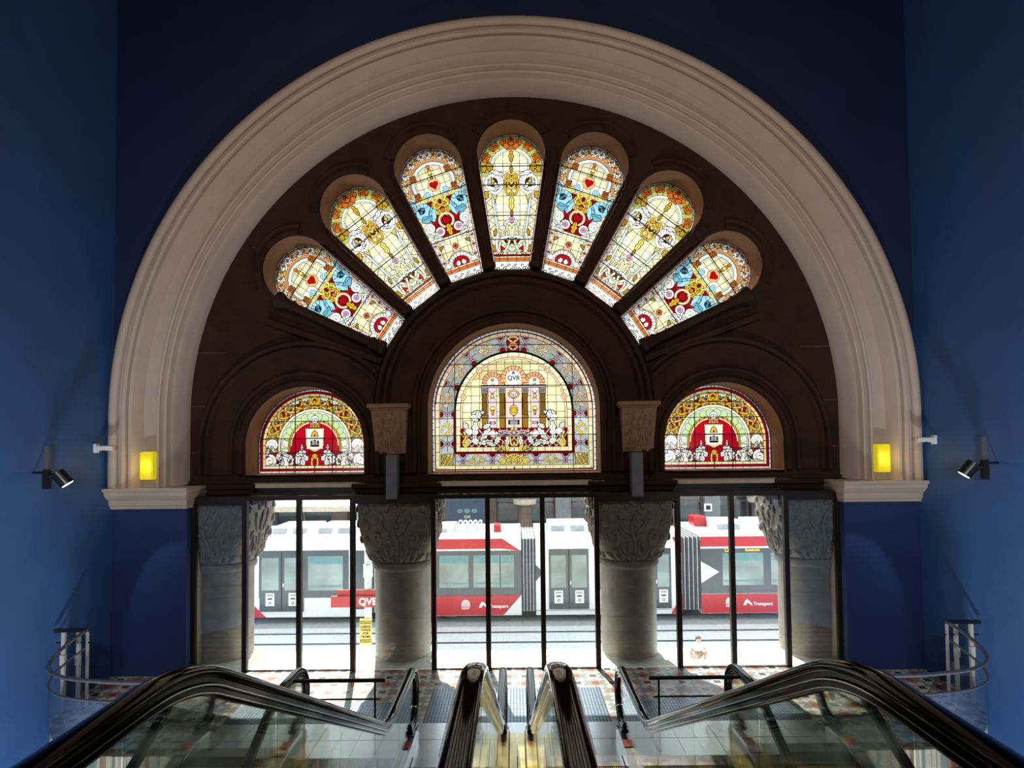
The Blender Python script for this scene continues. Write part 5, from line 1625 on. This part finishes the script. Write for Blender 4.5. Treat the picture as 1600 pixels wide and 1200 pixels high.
# person in the shop frontage, far left
def skin_figure(name, verts, edges, radii, mat, parent=None, sub=1):
    me = bpy.data.meshes.new(name); me.from_pydata(verts, edges, []); me.update()
    o = bpy.data.objects.new(name, me); link(o)
    md = o.modifiers.new('skin', 'SKIN'); md.use_smooth_shade = True
    for i, rr in enumerate(radii):
        me.skin_vertices[0].data[i].radius = (rr, rr) if not isinstance(rr, tuple) else rr
    me.skin_vertices[0].data[0].use_root = True
    s = o.modifiers.new('sub', 'SUBSURF'); s.levels = sub; s.render_levels = sub
    bpy.context.view_layer.update()
    m2 = bpy.data.meshes.new_from_object(o.evaluated_get(bpy.context.evaluated_depsgraph_get()))
    bpy.data.objects.remove(o)
    return obj(name, m2, mat, parent, smooth=True)

def head(parent, c, r, face=-1, hairmat='hair'):
    """c: centre; r: half height"""
    bm = B(); bmesh.ops.create_uvsphere(bm, u_segments=18, v_segments=14, radius=r)
    for v in bm.verts:
        x, y, z = v.co
        t = z / r
        v.co.x = x * (.78 if t > 0 else .78 - .18 * (-t)); v.co.y = y * (.88 - (.05 if t < 0 else 0))
    for v in bm.verts: v.co += Vector(c)
    h = obj('head', bm, 'skin', parent, smooth=True)
    bm = B(); prism(bm, [(c[0] - .10 * r, c[2] - .12 * r), (c[0] + .10 * r, c[2] - .12 * r), (c[0] + .05 * r, c[2] + .12 * r), (c[0] - .05 * r, c[2] + .12 * r)], 'y', c[1] + face * r * 1.0, c[1] + face * r * .8)
    obj('nose', bm, 'skin', h)
    for s in (-1, 1):
        bm = B(); bmesh.ops.create_uvsphere(bm, u_segments=8, v_segments=6, radius=r * .09)
        for v in bm.verts: v.co += Vector((c[0] + s * .28 * r, c[1] + face * r * .80, c[2] + .08 * r))
        obj('eye', bm, 'print', h)
    obj('mouth', bx(c[0] - .2 * r, c[0] + .2 * r, *sorted((c[1] + face * r * .84, c[1] + face * r * .7)), c[2] - .42 * r, c[2] - .36 * r), 'signred', h)
    bm = B(); bmesh.ops.create_uvsphere(bm, u_segments=18, v_segments=12, radius=r * 1.08)
    bmesh.ops.delete(bm, geom=[v for v in bm.verts if v.co.z < -.25 * r or (v.co.y * face > .35 * r and v.co.z < .45 * r)], context='VERTS')
    for v in bm.verts: v.co = Vector((v.co.x * .82, v.co.y * .92, v.co.z)) + Vector(c)
    bmesh.ops.solidify(bm, geom=bm.faces[:], thickness=r * .05)
    obj('hair', bm, hairmat, h, smooth=True)
    return h

# crouching child outside the right bay
ch = thing('person', 'small child in white top and tan shorts crouching on the paving outside', 'person', (5.05, 16.35, GZ), R(15))
V = [(0, 0, .24), (0, -.03, .36), (0, -.05, .48), (0, -.06, .54),            # pelvis, belly, chest, neck
     (.10, -.05, .47), (.20, -.14, .36), (.14, -.26, .30),                    # right arm
     (-.10, -.05, .47), (-.24, -.10, .38), (-.36, -.18, .30),                # left arm
     (.09, -.02, .20), (.16, -.26, .30), (.13, -.16, .06), (.14, -.27, .03),  # right leg
     (-.09, -.02, .20), (-.15, -.26, .28), (-.12, -.14, .06), (-.13, -.25, .03)]
Ed = [(0, 1), (1, 2), (2, 3), (2, 4), (4, 5), (5, 6), (2, 7), (7, 8), (8, 9), (0, 10), (10, 11), (11, 12), (12, 13), (0, 14), (14, 15), (15, 16), (16, 17)]
Rd = [.10, .095, .09, .035, .04, .03, .022, .04, .03, .022, .07, .05, .035, .03, .07, .05, .035, .03]
body = skin_figure('body', V, Ed, Rd, 'skin', ch, 1)
for (hx, hy, hz, sx) in ((.14, -.26, .30, 1), (-.36, -.18, .30, -1)):
    for f in range(4):
        bm = tube(B(), [(hx + (f - 1.5) * .012, hy, hz), (hx + (f - 1.5) * .016, hy - .04, hz - .005), (hx + (f - 1.5) * .017, hy - .06 - .005 * (1 - abs(f - 1.5)), hz - .02)], .006, 6, [1, .9, .6]); obj('finger', bm, 'skin', body, smooth=True)
    obj('thumb', tube(B(), [(hx - sx * .015, hy + .01, hz), (hx - sx * .04, hy - .02, hz + .005)], .007, 6), 'skin', body, smooth=True)
top = skin_figure('shirt', [(0, -.01, .27), (0, -.035, .38), (0, -.05, .48), (.11, -.05, .465), (.17, -.11, .40), (-.11, -.05, .465), (-.18, -.08, .42)], [(0, 1), (1, 2), (2, 3), (3, 4), (2, 5), (5, 6)], [.125, .12, .11, .06, .05, .06, .05], 'shirt', ch, 1)
sh = skin_figure('shorts', [(0, .01, .22), (.09, -.04, .22), (.13, -.17, .27), (-.09, -.04, .22), (-.13, -.17, .26)], [(0, 1), (1, 2), (0, 3), (3, 4)], [.12, .09, .07, .09, .07], 'shorts', ch, 1)
head(ch, (0, -.10, .635), .095)

# person walking by the shops (far left bay)
pw = thing('person', 'person in dark clothes with a white bag before the shops, far left', 'person', (-9.55, 25.4, GZ))
V = [(0, 0, .95), (0, 0, 1.15), (0, 0, 1.38), (0, 0, 1.50), (.19, 0, 1.38), (.24, -.03, 1.12), (.20, -.22, 1.05), (-.19, 0, 1.38), (-.25, 0, 1.12), (-.22, -.2, 1.02), (.1, 0, .9), (.12, -.1, .5), (.12, 0, .08), (.12, -.14, .04), (-.1, 0, .9), (-.12, .08, .5), (-.12, .2, .08), (-.12, .06, .04)]
body = skin_figure('body', V, Ed, [.15, .14, .16, .06, .06, .045, .035, .06, .045, .035, .10, .065, .045, .04, .10, .065, .045, .04], 'skin', pw, 1)
skin_figure('jacket', [(0, 0, .95), (0, 0, 1.15), (0, 0, 1.38), (.20, 0, 1.37), (.25, -.03, 1.13), (-.20, 0, 1.37), (-.26, 0, 1.13)], [(0, 1), (1, 2), (2, 3), (3, 4), (2, 5), (5, 6)], [.18, .17, .18, .085, .065, .085, .065], 'print', pw, 1)
skin_figure('trousers', [(0, 0, .93), (.1, 0, .86), (.12, -.1, .5), (.12, 0, .10), (-.1, 0, .86), (-.12, .08, .5), (-.12, .19, .12)], [(0, 1), (1, 2), (2, 3), (0, 4), (4, 5), (5, 6)], [.16, .12, .085, .065, .12, .085, .065], 'signblue', pw, 1)
head(pw, (0, -.02, 1.66), .125)
tag(obj('carrier_bag', bx(-9.83, -9.45, 25.05, 25.17, GZ + .82, GZ + 1.12, bev=.01), 'paper'), 'white bag held by the person before the shops', 'bag')

# ------------------------------------------------------------------ lights
def area(name, loc, size, power, col, target, spread=180):
    l = bpy.data.lights.new(name, 'AREA'); l.energy = power; l.color = col; l.shape = 'DISK'; l.size = size; l.spread = R(spread)
    o = bpy.data.objects.new(name, l); link(o); o.location = loc
    d = Vector(target) - Vector(loc); o.rotation_euler = d.to_track_quat('-Z', 'Y').to_euler()
    return o
def spot(name, loc, target, power, col, ang, blend=.2, size=.05):
    l = bpy.data.lights.new(name, 'SPOT'); l.energy = power; l.color = col; l.spot_size = R(ang); l.spot_blend = blend; l.shadow_soft_size = size
    o = bpy.data.objects.new(name, l); link(o); o.location = loc
    d = Vector(target) - Vector(loc); o.rotation_euler = d.to_track_quat('-Z', 'Y').to_euler()
    return o
sun = bpy.data.lights.new('sun', 'SUN'); sun.energy = 14.0; sun.angle = R(.6); sun.color = (1, .96, .88)
so = bpy.data.objects.new('sun', sun); link(so)
so.rotation_euler = Vector((.22, -1.0, -1.08)).to_track_quat('-Z', 'Y').to_euler()
# upper hall lamps over the landing, then added fills for the side walls
for s in (-1, 1):
    area('ceiling_lamp', (s * 3.0, 1.0, 9.5), 1.0, 84, (1, .83, .66), (s * 2.5, 10.6, 8.0), 120)
    area('side_wall_fill', (s * 5.0, 5.0, 3.9), .6, 70, (.85, .92, 1), (s * 7.4, 7.0, 3.0), 170)  # added fill without a fixture, brightens the side wall
    area('lower_wall_fill', (s * 5.6, 5.5, -2.9), .8, 330, (.85, .92, 1), (s * 7.4, 7.0, .8), 170)  # added unseen fill, lifts the foot of the side wall like reflected light
    spot('spotlight_beam', (s * 6.90, 8.97, 3.66), (s * 5.55, 10.7, .35), 520, (.9, .93, 1), 52, .25, .03)

for x in (-3.4, 0, 3.4):
    spot('floor_bounce_fill', (x, 9.3, .1), (x * 1.2, 11.6, 9.5), 70, (1, .80, .58), 78, .8, .08)  # added upward fill without a fixture, imitates sun bouncing off the floor
for s in (-1, 1):
    l = bpy.data.lights.new('wall_lamp_glow', 'POINT'); l.energy = 2.2; l.color = (1, .75, .2); l.shadow_soft_size = .08
    o = bpy.data.objects.new('wall_lamp_glow', l); link(o); o.location = (s * 6.69, 10.36, 3.83)
wd = bpy.data.worlds.new('world'); SC.world = wd; wd.use_nodes = True
nt = wd.node_tree; nt.nodes.clear()
wo = nt.nodes.new('ShaderNodeOutputWorld'); bg = nt.nodes.new('ShaderNodeBackground'); sky = nt.nodes.new('ShaderNodeTexSky')
bg.inputs['Color'].default_value = (.86, .94, 1.0, 1); bg.inputs['Strength'].default_value = 2.4
nt.nodes.remove(sky); nt.links.new(bg.outputs[0], wo.inputs['Surface'])

# ------------------------------------------------------------------ camera
cam = bpy.data.cameras.new('camera'); co = bpy.data.objects.new('camera', cam); link(co)
cam.sensor_fit = 'HORIZONTAL'; cam.sensor_width = 36; cam.lens = 36 * 900 / 1600.0
cam.shift_x = 0; cam.shift_y = 62 / 1600.0; cam.clip_start = .05; cam.clip_end = 300
th, ro, ya = R(1.8), R(.6), math.atan(3 / 900)
f = Vector((-math.sin(ya) * math.cos(th), math.cos(ya) * math.cos(th), math.sin(th)))
r0 = Vector((math.cos(ya), math.sin(ya), 0)); u0 = r0.cross(f)
rr = r0 * math.cos(ro) - u0 * math.sin(ro); uu = r0 * math.sin(ro) + u0 * math.cos(ro)
mw = Matrix(((rr.x, uu.x, -f.x, 0), (rr.y, uu.y, -f.y, 0), (rr.z, uu.z, -f.z, CAMZ), (0, 0, 0, 1)))
co.matrix_world = mw
SC.camera = co

SC.view_settings.view_transform = 'Standard'; SC.view_settings.look = 'None'
SC.view_settings.exposure = 0.0; SC.view_settings.gamma = 1.0; SC.view_settings.use_curve_mapping = False
SC.cycles.use_denoising = True
SC.cycles.max_bounces = 8; SC.cycles.transparent_max_bounces = 24; SC.cycles.sample_clamp_indirect = 6
SC.cycles.caustics_reflective = False; SC.cycles.caustics_refractive = False
